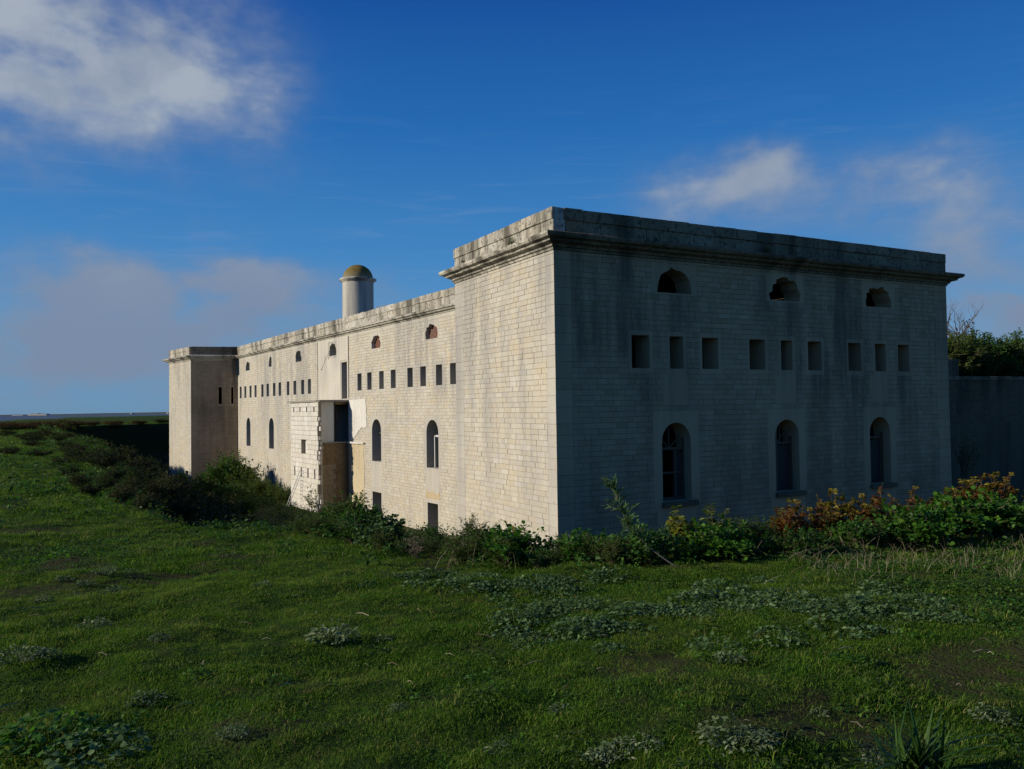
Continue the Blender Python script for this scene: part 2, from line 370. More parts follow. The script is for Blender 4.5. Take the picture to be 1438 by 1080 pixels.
def ground_mat():
    m, t, b = new_mat('turf_and_earth')
    n1 = pos_noise(t, .9, 6, .6); n2 = pos_noise(t, 7, 5, .65); n3 = pos_noise(t, .12, 4, .55)
    c = mixc(t, smooth(t, n1, .35, .68), (.022, .052, .008), (.046, .088, .012))
    c = mixc(t, math_node(t, 'MULTIPLY', smooth(t, n2, .5, .72), .6), c, (.060, .046, .024))
    c = mixc(t, math_node(t, 'MULTIPLY', smooth(t, n3, .48, .66), .45), c, (.062, .060, .020))
    ba = N(t, 'ShaderNodeAttribute', attribute_name='bare')
    c = mixc(t, math_node(t, 'MULTIPLY', ba.outputs['Fac'], smooth(t, n2, .3, .55)), c, (.050, .050, .020))
    g = t.nodes.new('ShaderNodeNewGeometry'); s = N(t, 'ShaderNodeSeparateXYZ'); t.links.new(g.outputs['True Normal'], s.inputs[0])
    steep = math_node(t, 'SUBTRACT', 1.0, smooth(t, s.outputs[2], .55, .9))
    c = mixc(t, math_node(t, 'MULTIPLY', steep, .8), c, (.030, .030, .014))
    z = pos_z(t); low = math_node(t, 'SUBTRACT', 1.0, smooth(t, z, -5.4, -3.5))
    c = mixc(t, math_node(t, 'MULTIPLY', low, smooth(t, n1, .40, .62)), c, (.095, .078, .050))
    t.links.new(c, b.inputs['Base Color']); b.inputs['Roughness'].default_value = 1; b.inputs['Specular IOR Level'].default_value = .05
    bump(t, b, math_node(t, 'ADD', n2, pos_noise(t, 40, 4, .6)), .9, .05)
    return m
M['ground'] = ground_mat()
BARE = np.clip((fbm(GX / .8, GY / .8, 77, 3) + .3 * np.clip((GX - 1.2) / 1.8, 0, 1) * np.clip((6.5 - GY) / 2, 0, 1) - .27) / .14, 0, 1) * (np.hypot(GX, GY) < 25)
gme = np_mesh('ground', np.stack([GX.ravel(), GY.ravel(), GZ.ravel()], 1), gF, M['ground'], None, True)
gme.attributes.new('bare', 'FLOAT', 'POINT').data.foreach_set('value', BARE.ravel().astype(np.float32))
tag(link(bpy.data.objects.new('ground', gme)), 'rough green turf running up to the dry ditch round the fort', 'ground', kind='structure')

def sea_mat():
    m, t, b = new_mat('sea_water')
    n = pos_noise(t, .02, 5, .6, (1, 3, 1))
    t.links.new(mixc(t, n, (.030, .050, .075), (.055, .075, .095)), b.inputs['Base Color'])
    b.inputs['Roughness'].default_value = .5
    bump(t, b, pos_noise(t, .35, 5, .6, (1, 2.5, 1)), .6, .6)
    return m
mb = MB(); mb.add([(-30000, -30000, -9), (30000, -30000, -9), (30000, 45000, -9), (-30000, 45000, -9)], [[0, 1, 2, 3]])
tag(mb.build('sea', sea_mat()), 'thin strip of grey blue sea beyond the turf', 'sea', kind='structure')
# low coast across the water
def coast():
    xs = np.linspace(-6500, 2500, 240); V = []; F = []
    for i, x in enumerate(xs):
        hgt = 9 + 13 * max(0, float(fbm(np.array([x / 900.]), np.array([0.]), 5, 5)[0]) + .35) + 14 * np.clip((x + 3600) / 2200, 0, 1)
        yb = 6200 + 250 * math.sin(x / 800)
        V += [(x, yb, -9.5), (x, yb + 40, -9 + hgt * .8), (x, yb + 500, -9 + hgt), (x, yb + 1500, -9.5)]
        if i: 
            for k in range(3): F.append([4 * i - 4 + k, 4 * i + k, 4 * i + k + 1, 4 * i - 4 + k + 1])
    me = np_mesh('far_coast', V, F, plain('far_coast_woods', (.055, .075, .065), 1, 0, .3, .01))
    tag(link(bpy.data.objects.new('far_coast', me)), 'low wooded coast on the horizon across the water', 'coast', kind='structure')
    cl = MB()
    for (x0, x1, h) in ((-3880, -3800, 8), (-3760, -3660, 17), (-3670, -3610, 12), (-2905, -2890, 9), (-2590, -2570, 12)):
        n = 8
        for k in range(n):
            xa = x0 + (x1 - x0) * k / n; xb = x0 + (x1 - x0) * (k + 1) / n
            y0 = 6150 + 250 * math.sin(xa / 800); hh = h * (.7 + .5 * random.random())
            cl.box(((xa + xb) / 2, y0 - 20, -9 + hh / 2), ((xb - xa) / 2, 0, 0), (0, 25, 0), (0, 0, hh / 2))
    tag(cl.build('chalk_cliff', plain('pale_cliff', (.62, .56, .46), 1, 0, .2, .02)), 'pale cliffs on the far coast', 'cliff', kind='structure')
coast()

# ------------------------------------------------------------------ the fort
PC = Vector((1.56, 29.26)); PNIN = Vector((-2.53, 37.0)); PSR = Vector((21.35, 40.02)); PA = Vector((1.264, 41.30))
PFI = Vector((-30.59, 91.34)); PFO = Vector((-35.31, 90.0)); PFL = Vector((-40.23, 96.04))
lit_dir = (PNIN - PC).normalized()
PSB = PSR + lit_dir * 9.0                                   # back of the near wing's end
PFB = PFL + Vector((.8436, .537)) * 16                      # back of the far wing
WALL_TOP, TOP = 7.28, 8.80
CH = .205                                                    # course height
fort = empty('fort', (PC.x, PC.y, FLOOR), 'long two-storey cream limestone fort with loopholes, arched windows and projecting end wings', 'fort')
STONES = []                                                  # (distance, data)
WIDTHS = (.30, .38, .46, .54, .62)

def outline(op):
    kind, u0, u1, z0, z1 = op[:5]
    if kind == 'rect': return [(u0, z0), (u1, z0), (u1, z1), (u0, z1)]
    r = (u1 - u0) / 2; uc = (u0 + u1) / 2
    if kind == 'arch':
        zs = z1 - r; n = 14
        return [(u0, z0), (u1, z0)] + [(uc + r * math.cos(math.pi * k / n), zs + r * math.sin(math.pi * k / n)) for k in range(n + 1)]
    if kind == 'lunette':                                     # flat base, ragged broken head
        rg = random.Random(int(u0 * 100)); pts = [(u0, z0), (u1, z0)]; n = 17
        for k in range(n + 1):
            a = math.pi * k / n; j = rg.choice((-.09, -.03, .0, .05, .09)) if 0 < k < n else 0
            c, s = math.cos(a), math.sin(a)
            pts.append((uc + (r + j) * math.copysign(abs(c) ** .8, c), z0 + .02 + (z1 - z0 + j) * s ** .8))
        # drop duplicates near the springing
        out = [pts[0]]
        for p in pts[1:]:
            if math.hypot(p[0] - out[-1][0], p[1] - out[-1][1]) > .015: out.append(p)
        if math.hypot(out[-1][0] - out[0][0], out[-1][1] - out[0][1]) < .03: out.pop()
        return out

def wall(P0, P1, z0, z1, ops=(), strips=(), stones=True, thick=.9, seed=1, smooth_zones=(), stone_mat_key='stone', name='wall'):
    """outer wall from P0 to P1 (outward = left normal); openings in (u, z)"""
    rg = random.Random(seed); sfx = stone_mat_key[5:]
    Ln = (P1 - P0).length; u_ = (P1 - P0) / Ln; n_ = Vector((-u_.y, u_.x))
    def W(u, d, z): return (P0.x + u_.x * u + n_.x * d, P0.y + u_.y * u + n_.y * d, z)
    snapd = lambda z: z0 + math.floor((z - z0) / CH + 1e-6) * CH
    snapu = lambda z: min(z1, z0 + math.ceil((z - z0) / CH - 1e-6) * CH)
    zones = []
    for op in ops:
        m = op[5] if len(op) > 5 else .2
        zones.append((op[1] - m, op[2] + m, max(z0, snapd(op[3] - .06)), snapu(op[4] + m * .9), op))
    for (a, b) in strips: zones.append((a, b, z0, z1, 'quoin'))
    for (a, b, c, d) in smooth_zones: zones.append((a, b, max(z0, snapd(c)), snapu(d), None))
    D = -.016
    core = MB(); pans = []
    us = sorted({0., Ln} | {min(max(v, 0), Ln) for z in zones for v in z[:2]})
    zs = sorted({z0, z1} | {v for z in zones for v in z[2:4]})
    for i in range(len(us) - 1):
        for j in range(len(zs) - 1):
            if us[i + 1] - us[i] < 1e-5 or zs[j + 1] - zs[j] < 1e-5: continue
            uc, zc = (us[i] + us[i + 1]) / 2, (zs[j] + zs[j + 1]) / 2
            if any(a < uc < b and c < zc < d for a, b, c, d, _ in zones): continue
            core.add([W(us[i], D, zs[j]), W(us[i + 1], D, zs[j]), W(us[i + 1], D, zs[j + 1]), W(us[i], D, zs[j + 1])], [[0, 1, 2, 3]], rg.random())
    for (a, b, c, d, op) in zones:
        a, b = max(a, 0), min(b, Ln)
        if op == 'quoin':
            core.add([W(a, D, c), W(b, D, c), W(b, D, d), W(a, D, d)], [[0, 1, 2, 3]], .5); zz = c
            while d - zz > .01:
                hq = min(rg.choice((2, 2, 3)) * CH, d - zz); g_ = rg.choice((.003, .005, .009)); pn = MB(); e_ = .006; q0, q1, y0, y1 = a, b, zz + g_ / 2, zz + hq - g_ / 2
                fr = [(q0 + e_ * (a > .01), y0 + e_), (q1 - e_ * (b < Ln - .01), y0 + e_), (q1 - e_ * (b < Ln - .01), y1 - e_), (q0 + e_ * (a > .01), y1 - e_)]; bk = [(q0, y0), (q1, y0), (q1, y1), (q0, y1)]
                of = rg.gauss(0, .002); pn.add([W(p_[0], -.02, p_[1]) for p_ in bk] + [W(p_[0], of, p_[1]) for p_ in fr], [[4, 5, 6, 7], [0, 1, 5, 4], [1, 2, 6, 5], [2, 3, 7, 6], [3, 0, 4, 7]], rg.random())
                pans.append((pn, 'quoin', W(a, 0, zz))); zz += hq
            continue
        tn = rg.random(); pan = MB(); pans.append((pan, op, W(a, 0, c))); rev = pan
        # rim of the dressed panel
        for q in (((a, c), (b, c)), ((b, c), (b, d)), ((b, d), (a, d)), ((a, d), (a, c))):
            (ua, za), (ub, zb) = q
            pan.add([W(ua, 0, za), W(ua, D, za), W(ub, D, zb), W(ub, 0, zb)], [[0, 1, 2, 3]], tn)
        if op is None:
            pan.add([W(a, 0, c), W(b, 0, c), W(b, 0, d), W(a, 0, d)], [[0, 1, 2, 3]], tn); continue
        ol = outline(op)
        bm = bmesh.new()
        def loop(pts):
            vs = [bm.verts.new((p[0], p[1], 0)) for p in pts]
            return [bm.edges.new((vs[k], vs[(k + 1) % len(vs)])) for k in range(len(vs))]
        es = loop([(a, c), (b, c), (b, d), (a, d)]) + loop(ol)
        bmesh.ops.triangle_fill(bm, edges=es, use_beauty=True, use_dissolve=False, normal=(0, 0, 1))
        bm.verts.index_update()
        vv = [W(v.co.x, 0, v.co.y) for v in bm.verts]
        pan.add(vv, [[v.index for v in f.verts] for f in bm.faces], tn); bm.free()
        for k in range(len(ol)):
            p, q = ol[k], ol[(k + 1) % len(ol)]
            rev.add([W(p[0], 0, p[1]), W(q[0], 0, q[1]), W(q[0], -thick, q[1]), W(p[0], -thick, p[1])], [[0, 1, 2, 3]], tn)
    w = core.build(name, M['mortar' + sfx], fort, W(0, 0, z0))
    nmz = {'rect': 'loophole', 'arch': 'window_surround', 'lunette': 'vent_opening'}
    for pan, op, og in pans: pan.build('quoin_stone' if op == 'quoin' else (nmz[op[0]] if op else 'dressed_stone'), M['dressed' + sfx], w, og)
    if stones:
        nrow = int(round((z1 - z0) / CH))
        for r in range(nrow):
            za, zb = z0 + r * CH, z0 + (r + 1) * CH; zc = (za + zb) / 2
            cuts = sorted((max(0, a), min(Ln, b)) for a, b, c, d, _ in zones if c < zc < d)
            free = []; pos = 0.
            for a, b in cuts:
                if a - pos > .05: free.append((pos, a))
                pos = max(pos, b)
            if Ln - pos > .05: free.append((pos, Ln))
            for a, b in free:
                p = a; first = True
                while b - p > 1e-4:
                    wd = rg.choice(WIDTHS)
                    if first: wd = rg.choice((.2, .3, .38, .46)); first = False
                    std = wd in WIDTHS
                    if b - p - wd < .17: wd = b - p; std = False
                    cpt = W(p + wd / 2, 0, zc)
                    STONES.append(dict(dist=math.dist(cpt, (0, 0, EYE)), wall=w, c=cpt, u=u_.copy(), n=n_.copy(), w=wd, std=std,
                                       off=rg.gauss(0, .004), tint=rg.random(), vis=zc > -3.0, mat=stone_mat_key))
                    p += wd
    return w, W
def stone_geo(w, h, gu, gz, rg):
    """front-bevelled block: back rim, front rim (u, d, z)"""
    a, b = -w / 2 + gu / 2, w / 2 - gu / 2; c, d = -h / 2 + gz / 2, h / 2 - gz / 2; e = .005
    j = lambda: rg.uniform(-.003, .003)
    vs = [(a, -.02, c), (b, -.02, c), (b, -.02, d), (a, -.02, d),
          (a + e + j(), 0, c + e + j()), (b - e + j(), 0, c + e + j()), (b - e + j(), 0, d - e + j()), (a + e + j(), 0, d - e + j())]
    fs = [[4, 5, 6, 7], [0, 1, 5, 4], [1, 2, 6, 5], [2, 3, 7, 6], [3, 0, 4, 7]]
    return vs, fs

# --- near wing: shaded long face (u measured from the corner C, so mirrored)
LS = (PSR - PC).length
sh = []
for a, b in ((4.72, 6.28), (10.72, 12.28), (16.72, 18.28)): sh.append(('lunette', a - .06, b + .1, 5.97, 6.87, .26))
for a, b in ((3.39, 4.24), (5.22, 5.90), (6.86, 7.71), (9.40, 10.30), (11.20, 11.88), (12.82, 13.66), (15.38, 16.24), (17.18, 17.92), (18.78, 19.60)):
    sh.append(('rect', a, b, 3.02, 4.28, .14))
for a, b in ((4.75, 6.18), (10.75, 12.15), (16.68, 18.08)): sh.append(('arch', a, b, -2.12, .92, .42))
sh_m = [(o[0], LS - o[2], LS - o[1], *o[3:]) for o in sh]
# plain bands above and below the arched windows, and the piers between groups of loopholes
sz = []
for uc in (5.46, 11.45, 17.38):
    sz += [(LS - uc - 1.0, LS - uc + 1.0, -4.4, -2.4), (LS - uc - .62, LS - uc + .62, 1.62, 2.62)]
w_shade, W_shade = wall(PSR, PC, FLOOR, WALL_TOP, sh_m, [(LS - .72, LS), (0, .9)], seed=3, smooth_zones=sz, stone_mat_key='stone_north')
# --- near wing: sunlit end face
LL = (PNIN - PC).length
w_lit, W_lit = wall(PC, PNIN, FLOOR, WALL_TOP, [], [(0, .62), (LL - .85, LL)], seed=5)
wall(PNIN, PA, FLOOR, WALL_TOP, [], [], stones=False, seed=6)
# --- main front
fa = []
LF = (PFI - PA).length
for uc in (11.65, 20.45, 29.25, 37.95): fa.append(('lunette', uc - .8, uc + .8, 5.97, 6.92, .2))
fa.append(('lunette', 46.2, 47.2, 5.95, 6.88, .2)); fa.append(('lunette', 54.3, 55.9, 5.95, 6.88, .2))
for uc in (8.85, 10.7, 12.9, 14.82, 17.5, 19.5, 21.68, 23.58, 35.0, 36.82, 39.03, 41.03, 43.6, 45.45, 47.64, 49.54, 52.1, 54.05, 56.16, 58.1):
    fa.append(('rect', uc - .41, uc + .41, 3.03, 4.3, .14))
fa.append(('rect', 26.1, 27.28, 2.46, 5.32, .12))
for uc in (11.7, 20.48, 46.47, 54.97): fa.append(('arch', uc - .82, uc + .82, -2.12, .9, .3))
for uc, hw in ((11.75, .72), (20.5, .8), (46.5, .5), (54.95, .85)): fa.append(('rect', uc - hw, uc + hw, FLOOR + .01, -4.3, .25))
fa.append(('rect', 25.95, 28.35, -.85, 2.12, .05))          # doorway inside the annex
fz = [(11.7 - .95, 11.7 + .95, -3.9, -2.5), (20.48 - .95, 20.48 + .95, -3.9, -2.5), (46.47 - .8, 46.47 + .8, -3.6, -2.5), (54.97 - .8, 54.97 + .8, -3.6, -2.5)]
w_main, W_main = wall(PA, PFI, FLOOR, WALL_TOP, fa, [], seed=8, smooth_zones=fz)
# --- far wing
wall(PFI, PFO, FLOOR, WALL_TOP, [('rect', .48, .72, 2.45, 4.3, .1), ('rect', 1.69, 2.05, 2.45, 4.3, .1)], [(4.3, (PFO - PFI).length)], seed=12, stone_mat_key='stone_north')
wall(PFO, PFL, FLOOR, WALL_TOP, [('rect', .95, 1.9, FLOOR + .01, -4.9, .2)], [(0, .6)], seed=13)
# --- backs, roof and floors: a closed dark shell
for p, q in ((PFL, PFB), (PFB, PSB), (PSB, PSR)):
    mb = MB(); mb.add([(p.x, p.y, FLOOR), (q.x, q.y, FLOOR), (q.x, q.y, TOP - .1), (p.x, p.y, TOP - .1)], [[0, 1, 2, 3]])
    mb.build('wall', M['rough'], fort, (p.x, p.y, FLOOR))
foot = [PC, PNIN, PA, PFI, PFO, PFL, PFB, PSB, PSR]
for nm, z, mt in (('roof', 7.9, M['concrete']), ('floor', 2.2, M['inside']), ('floor', -2.7, M['inside'])):
    bm = bmesh.new(); cx = sum(p.x for p in foot) / 9; cy = sum(p.y for p in foot) / 9
    k = .02 if nm == 'roof' else .35; vs = []; m_ = len(foot)
    fp = foot[::-1]
    fp = [foot[-1]] + foot[:-1]                              # PSR, PC, ... outward = left normal
    for i_ in range(m_):
        d0 = (fp[i_] - fp[i_ - 1]).normalized(); d1 = (fp[(i_ + 1) % m_] - fp[i_]).normalized()
        mm = (Vector((-d0.y, d0.x)) + Vector((-d1.y, d1.x))).normalized(); q_ = fp[i_] - mm * k / max(.4, mm.dot(Vector((-d0.y, d0.x))))
        vs.append(bm.verts.new((q_.x, q_.y, z)))
    f = bm.faces.new(vs); bmesh.ops.triangulate(bm, faces=[f])
    me = bpy.data.meshes.new(nm); bm.to_mesh(me); bm.free(); me.materials.append(mt)
    me.transform(Matrix.Translation((-PC.x, -PC.y, -z)))
    link(bpy.data.objects.new(nm, me), fort, (PC.x, PC.y, z))

# --- stones: the 300 that show largest are parts of their own, the rest joined per wall
cand = sorted([s for s in STONES if s['std'] and s['vis']], key=lambda s: s['dist'])[:300]
chosen = set(id(s) for s in cand)
smesh = {}
rgs = random.Random(2)
for wd in WIDTHS:
    for k in range(2):
        vs, fs = stone_geo(wd, CH, .004, .013, rgs)
        tn = rgs.random()
        for key in ('stone', 'stone_north'): smesh[(wd, k, key)] = np_mesh('stone', vs, fs, M[key], [tn] * 5)
for s in cand:
    o = bpy.data.objects.new('stone', smesh[(s['w'], rgs.randrange(2), s['mat'])])
    c = Vector(s['c']) + Vector((s['n'].x, s['n'].y, 0)) * s['off']
    link(o, s['wall'], c); o.rotation_euler = (0, 0, math.atan2(s['u'].y, s['u'].x))
bywall = {}
for s in STONES:
    if id(s) not in chosen: bywall.setdefault(s['wall'].name, []).append(s)
for wn, lst in bywall.items():
    mb = MB(); wobj = bpy.data.objects[wn]
    for s in lst:
        nf = 1.05 if s['mat'] == 'stone_north' else 1.0
        gz = rgs.choice((.004, .008, .012, .020)) * nf; gu = rgs.choice((.001, .003, .008)) * nf * nf
        vs, fs = stone_geo(s['w'], CH, gu, gz, rgs)
        c = s['c']; u_, n_ = s['u'], s['n']
        mb.add([(c[0] + u_.x * a + n_.x * (d + s['off']), c[1] + u_.y * a + n_.y * (d + s['off']), c[2] + z) for a, d, z in vs], fs, s['tint'])
    tag(mb.build('stonework', M[lst[0]['mat']], wobj, tuple(WLOC[wn])), kind='stuff')

# --- cornice: a moulded profile swept with mitred corners
def sweep(path, prof, name, mat, cap=True, pre=None, post=None):
    n = len(path); offs = []
    for i in range(n):
        d0 = (path[i] - path[i - 1]).normalized() if i else ((path[0] - pre).normalized() if pre else None)
        d1 = (path[i + 1] - path[i]).normalized() if i < n - 1 else ((post - path[i]).normalized() if post else None)
        n0 = Vector((-d0.y, d0.x)) if d0 else None; n1 = Vector((-d1.y, d1.x)) if d1 else None
        if n0 and n1: m = (n0 + n1).normalized(); m = m / max(.35, m.dot(n0))
        else: m = n0 or n1
        offs.append(m)
    mb = MB(); k = len(prof); rg = random.Random(len(path))
    vs = []; fs = []
    # resample each leg so the edge can wander a little
    P = []; O = []
    for i in range(n - 1):
        seg = max(1, int((path[i + 1] - path[i]).length / .55))
        for j in range(seg):
            q = j / seg
            P.append(path[i].lerp(path[i + 1], q))
            d1 = (path[i + 1] - path[i]).normalized()
            O.append(offs[i] if j == 0 else Vector((-d1.y, d1.x)))
    P.append(path[-1]); O.append(offs[-1])
    for p, o in zip(P, O):
        for (d, z) in prof:
            jd = rg.gauss(0, .008) if d > .3 else 0
            vs.append((p.x + o.x * (d + jd), p.y + o.y * (d + jd), z + (rg.gauss(0, .006) if d > .3 else 0)))
    for i in range(len(P) - 1):
        for j in range(k - 1): fs.append([i * k + j, (i + 1) * k + j, (i + 1) * k + j + 1, i * k + j + 1])
    if cap: fs += [list(range(k)), [(len(P) - 1) * k + j for j in range(k)][::-1]]
    mb.add(vs, fs, .5)
    return mb.build(name, mat, fort, (path[0].x, path[0].y, prof[0][1]))
PROF = [(-.05, 7.22), (.05, 7.25), (.06, 7.33), (.13, 7.36), (.16, 7.44), (.36, 7.50), (.40, 7.58), (.55, 7.62), (.60, 7.70), (.61, 7.78), (.50, 7.82), (-.05, 7.90)]
PROF_S = [(-.05, 7.40), (.05, 7.42), (.08, 7.50), (.22, 7.54), (.26, 7.62), (.36, 7.66), (.37, 7.76), (.30, 7.80), (-.05, 7.87)]
sweep([PSB, PSR, PC], PROF, 'cornice', M['coping_shaded'], post=PNIN)
sweep([PC, PNIN, PA], PROF, 'cornice', M['coping'], pre=PSR)
sweep([PA.lerp(PFI, .012), PFI], PROF_S, 'cornice', M['coping'])
sweep([PFI, PFO, PFL, PFB], PROF, 'cornice', M['coping'])
# frieze strip closing the gap between stonework and the slimmer main cornice
for p, q in ((PA, PFI),):
    d = (q - p).normalized(); nn = Vector((-d.y, d.x))
    mb = MB(); mb.add([(p.x + nn.x * .004, p.y + nn.y * .004, 7.2), (q.x + nn.x * .004, q.y + nn.y * .004, 7.2), (q.x + nn.x * .004, q.y + nn.y * .004, 7.45), (p.x + nn.x * .004, p.y + nn.y * .004, 7.45)], [[0, 1, 2, 3]])
    mb.build('frieze', M['dressed'], fort, (p.x, p.y, 7.2))

# --- parapet: two courses of long blocks, every block a part
def rough_box(l, h, t, seed, mat):
    rg = random.Random(seed); bm = bmesh.new()
    bmesh.ops.create_cube(bm, size=1)
    for v in bm.verts: v.co = Vector((v.co.x * l, v.co.y * t, v.co.z * h))
    bmesh.ops.bevel(bm, geom=bm.edges[:], offset=.016, segments=1, affect='EDGES')
    for v in bm.verts: v.co += Vector((rg.uniform(-.006, .006), rg.uniform(-.008, .008), rg.uniform(-.008, .008)))
    me = bpy.data.meshes.new('block'); bm.to_mesh(me); bm.free()
    a = me.attributes.new('tint', 'FLOAT', 'FACE'); a.data.foreach_set('value', np.full(len(me.polygons), rg.random(), dtype=np.float32))
    me.materials.append(mat); return me
PB = {h: [rough_box(1.0, h, .5, 50 + k + int(h * 100), M['coping']) for k in range(4)] for h in (.43, .50)}
PBN = {h: [rough_box(1.0, h, .5, 50 + k + int(h * 100), M['coping_shaded']) for k in range(4)] for h in (.43, .50)}
def parapet(p, q, z0, ext0=0., ext1=0., seed=0, PB=PB):
    rg = random.Random(seed); d = (q - p).normalized(); nn = Vector((-d.y, d.x)); Ln = (q - p).length
    for row, (h, nm, out) in enumerate(((.50, 'parapet_stone', 0.), (.43, 'coping_stone', .045))):
        u = -ext0 - (out if ext0 else 0)
        end = Ln + ext1 + (out if ext1 else 0)
        zc = z0 + (.25 if row == 0 else .5 + .215)
        while end - u > .01:
            l = rg.uniform(.75, 1.45)
            if end - u - l < .5: l = end - u
            c = p + d * (u + l / 2) + nn * (-.25 + out + rg.gauss(0, .005))
            o = bpy.data.objects.new(nm, rg.choice(PB[h])); o.scale = (l - rg.uniform(.004, .014), 1, 1 if row == 0 else rg.uniform(.975, 1.015))
            link(o, fort, (c.x, c.y, zc + (rg.gauss(0, .006) if row else 0)))
            o.rotation_euler = (rg.gauss(0, .004), rg.gauss(0, .003), math.atan2(d.y, d.x))
            u += l
ZP = 7.875
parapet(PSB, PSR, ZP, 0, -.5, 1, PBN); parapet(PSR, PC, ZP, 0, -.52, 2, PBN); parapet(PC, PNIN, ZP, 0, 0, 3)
parapet(PNIN, PA, ZP, -.5, 0, 4); parapet(PA, PFI, ZP, 0, 0, 5); parapet(PFI, PFO, ZP, 0, 0, 6, PBN); parapet(PFO, PFL, ZP, -.5, 0, 7); parapet(PFL, PFB, ZP, -.5, 0, 8)

# --- central bay: paler rendered skin, slightly proud, with joints either side
def panel(W, pts, d0, d1, name, mat, tint=.5, parent=w_main):
    """thin irregular slab on a wall, pts in (u, z)"""
    mb = MB(); n = len(pts); vs = [W(u, d0, z) for u, z in pts] + [W(u, d1, z) for u, z in pts]
    fs = [[n + i for i in range(n)]] + [[i, (i + 1) % n, n + (i + 1) % n, n + i] for i in range(n)]
    mb.add(vs, fs, tint); return mb.build(name, mat, parent, W(pts[0][0], d0, pts[0][1]))
# plaster left where the annex once stood, and ochre render below it
def ragged(pts, amp, seed, step=.25):
    rg = random.Random(seed); out = []
    for i in range(len(pts)):
        a, b = pts[i], pts[(i + 1) % len(pts)]; l = math.dist(a, b); n = max(1, int(l / step))
        for k in range(n):
            q = k / n; j = amp if k else 0
            out.append((a[0] + (b[0] - a[0]) * q + rg.uniform(-j, j), a[1] + (b[1] - a[1]) * q + rg.uniform(-j, j)))
    return out
panel(W_main, ragged([(25.68, -.78), (25.68, 2.36), (22.35, 2.40), (22.2, .35), (23.3, .25), (24.6, -.5)], .06, 1), 0, .035, 'plaster_patch', M['plaster'])
panel(W_main, ragged([(25.68, FLOOR), (25.68, -.98), (24.5, -1.0), (22.9, -.9), (22.7, -3.0), (22.9, FLOOR)], .07, 2), 0, .022, 'render_patch', M['ochre_render'])
panel(W_main, ragged([(10.75, -4.04), (12.7, -4.04), (12.65, -3.45), (12.2, -3.7), (11.7, -3.5), (11.2, -3.75), (10.8, -3.5)], .04, 14), .0, .006, 'render_patch', M['ochre_render'])
panel(W_main, ragged([(25.68, -.98), (25.68, -.84), (22.6, -.82), (22.6, -.93)], .015, 3), 0, .16, 'ledge', M['plaster'])
panel(W_main, ragged([(32.5, -.9), (28.45, -.9), (28.45, 2.2), (32.5, 2.2)], .02, 4), 0, .03, 'plaster_patch', M['plaster'])
panel(W_main, ragged([(32.5, FLOOR), (32.5, -1.0), (25.9, -1.0), (25.9, FLOOR)], .02, 5), 0, .03, 'render_patch', M['brown_render'])
for (u0, u1, za, zb) in ((27.42, 28.35, 2.4, 5.9), (30.2, 32.66, 2.4, 7.3), (28.35, 30.2, 2.4, 5.72), (25.76, 25.97, 2.4, 7.3), (25.97, 27.42, 5.46, 7.3), (27.42, 28.27, 5.9, 7.3), (28.27, 30.2, 7.06, 7.3)):
    panel(W_main, [(u0, za), (u1, za), (u1, zb), (u0, zb)], 0, .03, 'render_patch', M['bay'], .3)
# cracks and joints
def crack(W, pts, w, seed, mat='mortar'):
    rg = random.Random(seed); mb = MB()
    P = ragged(pts, .05, seed, .12)[:-1]
    for i in range(len(P) - 1):
        (a, b), (c, e) = P[i], P[i + 1]; ww = w * rg.uniform(.5, 1.3)
        mb.box(W((a + c) / 2, .034, (b + e) / 2), Vector(W(c, 0, e)) / 2 - Vector(W(a, 0, b)) / 2, Vector(W(0, ww, 0)) / 2 - Vector(W(0, 0, 0)) / 2, (0, 0, ww))
    return mb.build('crack', M[mat], w_main, W(pts[0][0], 0, pts[0][1]))
M['crackdark'] = plain('dark_crack', (.035, .03, .025), 1)
for (ua, za, ub, zb) in ((30.0, 7.2, 29.6, 6.6), (30.0, 6.3, 32.0, 4.9)):
    P = [(ua + (ub - ua) * k / 8 + random.uniform(-.08, .08), za + (zb - za) * k / 8 + random.uniform(-.06, .06)) for k in range(9)]
    mb = MB()
    for k in range(8):
        (a, b), (c, e) = P[k], P[k + 1]; w0 = random.uniform(.015, .05)
        mb.add([W_main(a, .036, b - w0), W_main(c, .036, e - w0), W_main(c, .036, e + w0), W_main(a, .036, b + w0)], [[0, 1, 2, 3]])
    mb.build('crack', M['crackdark'], w_main, W_main(ua, 0, za))
for u in (25.72, 32.72, 8.35):
    mb = MB(); mb.tube([W_main(u, .05, 7.3), W_main(u, .05, 2.5 if u > 20 else FLOOR)], [.035, .035], 6)
    mb.build('rainwater_pipe' if u < 20 else 'joint_cover', M['dressed'], w_main, W_main(u, .05, 7.3))

# --- brick blocking of the two lunettes nearest the wing
for uc in (11.65, 20.45):
    mb = MB(); rg = random.Random(int(uc)); 
    for r in range(13):
        u = uc - .95 - (r % 2) * .11
        while u < uc + .95:
            mb.box(W_main(u + .11, -.33 + rg.gauss(0, .006), 5.94 + r * .078), Vector(W_main(.104, 0, 0)) - Vector(W_main(0, 0, 0)), Vector(W_main(0, .05, 0)) - Vector(W_main(0, 0, 0)), (0, 0, .034), rg.random()); u += .22
    tag(mb.build('brick_blocking', M['brick'], w_main, W_main(uc, -.33, 5.97)), kind='stuff')

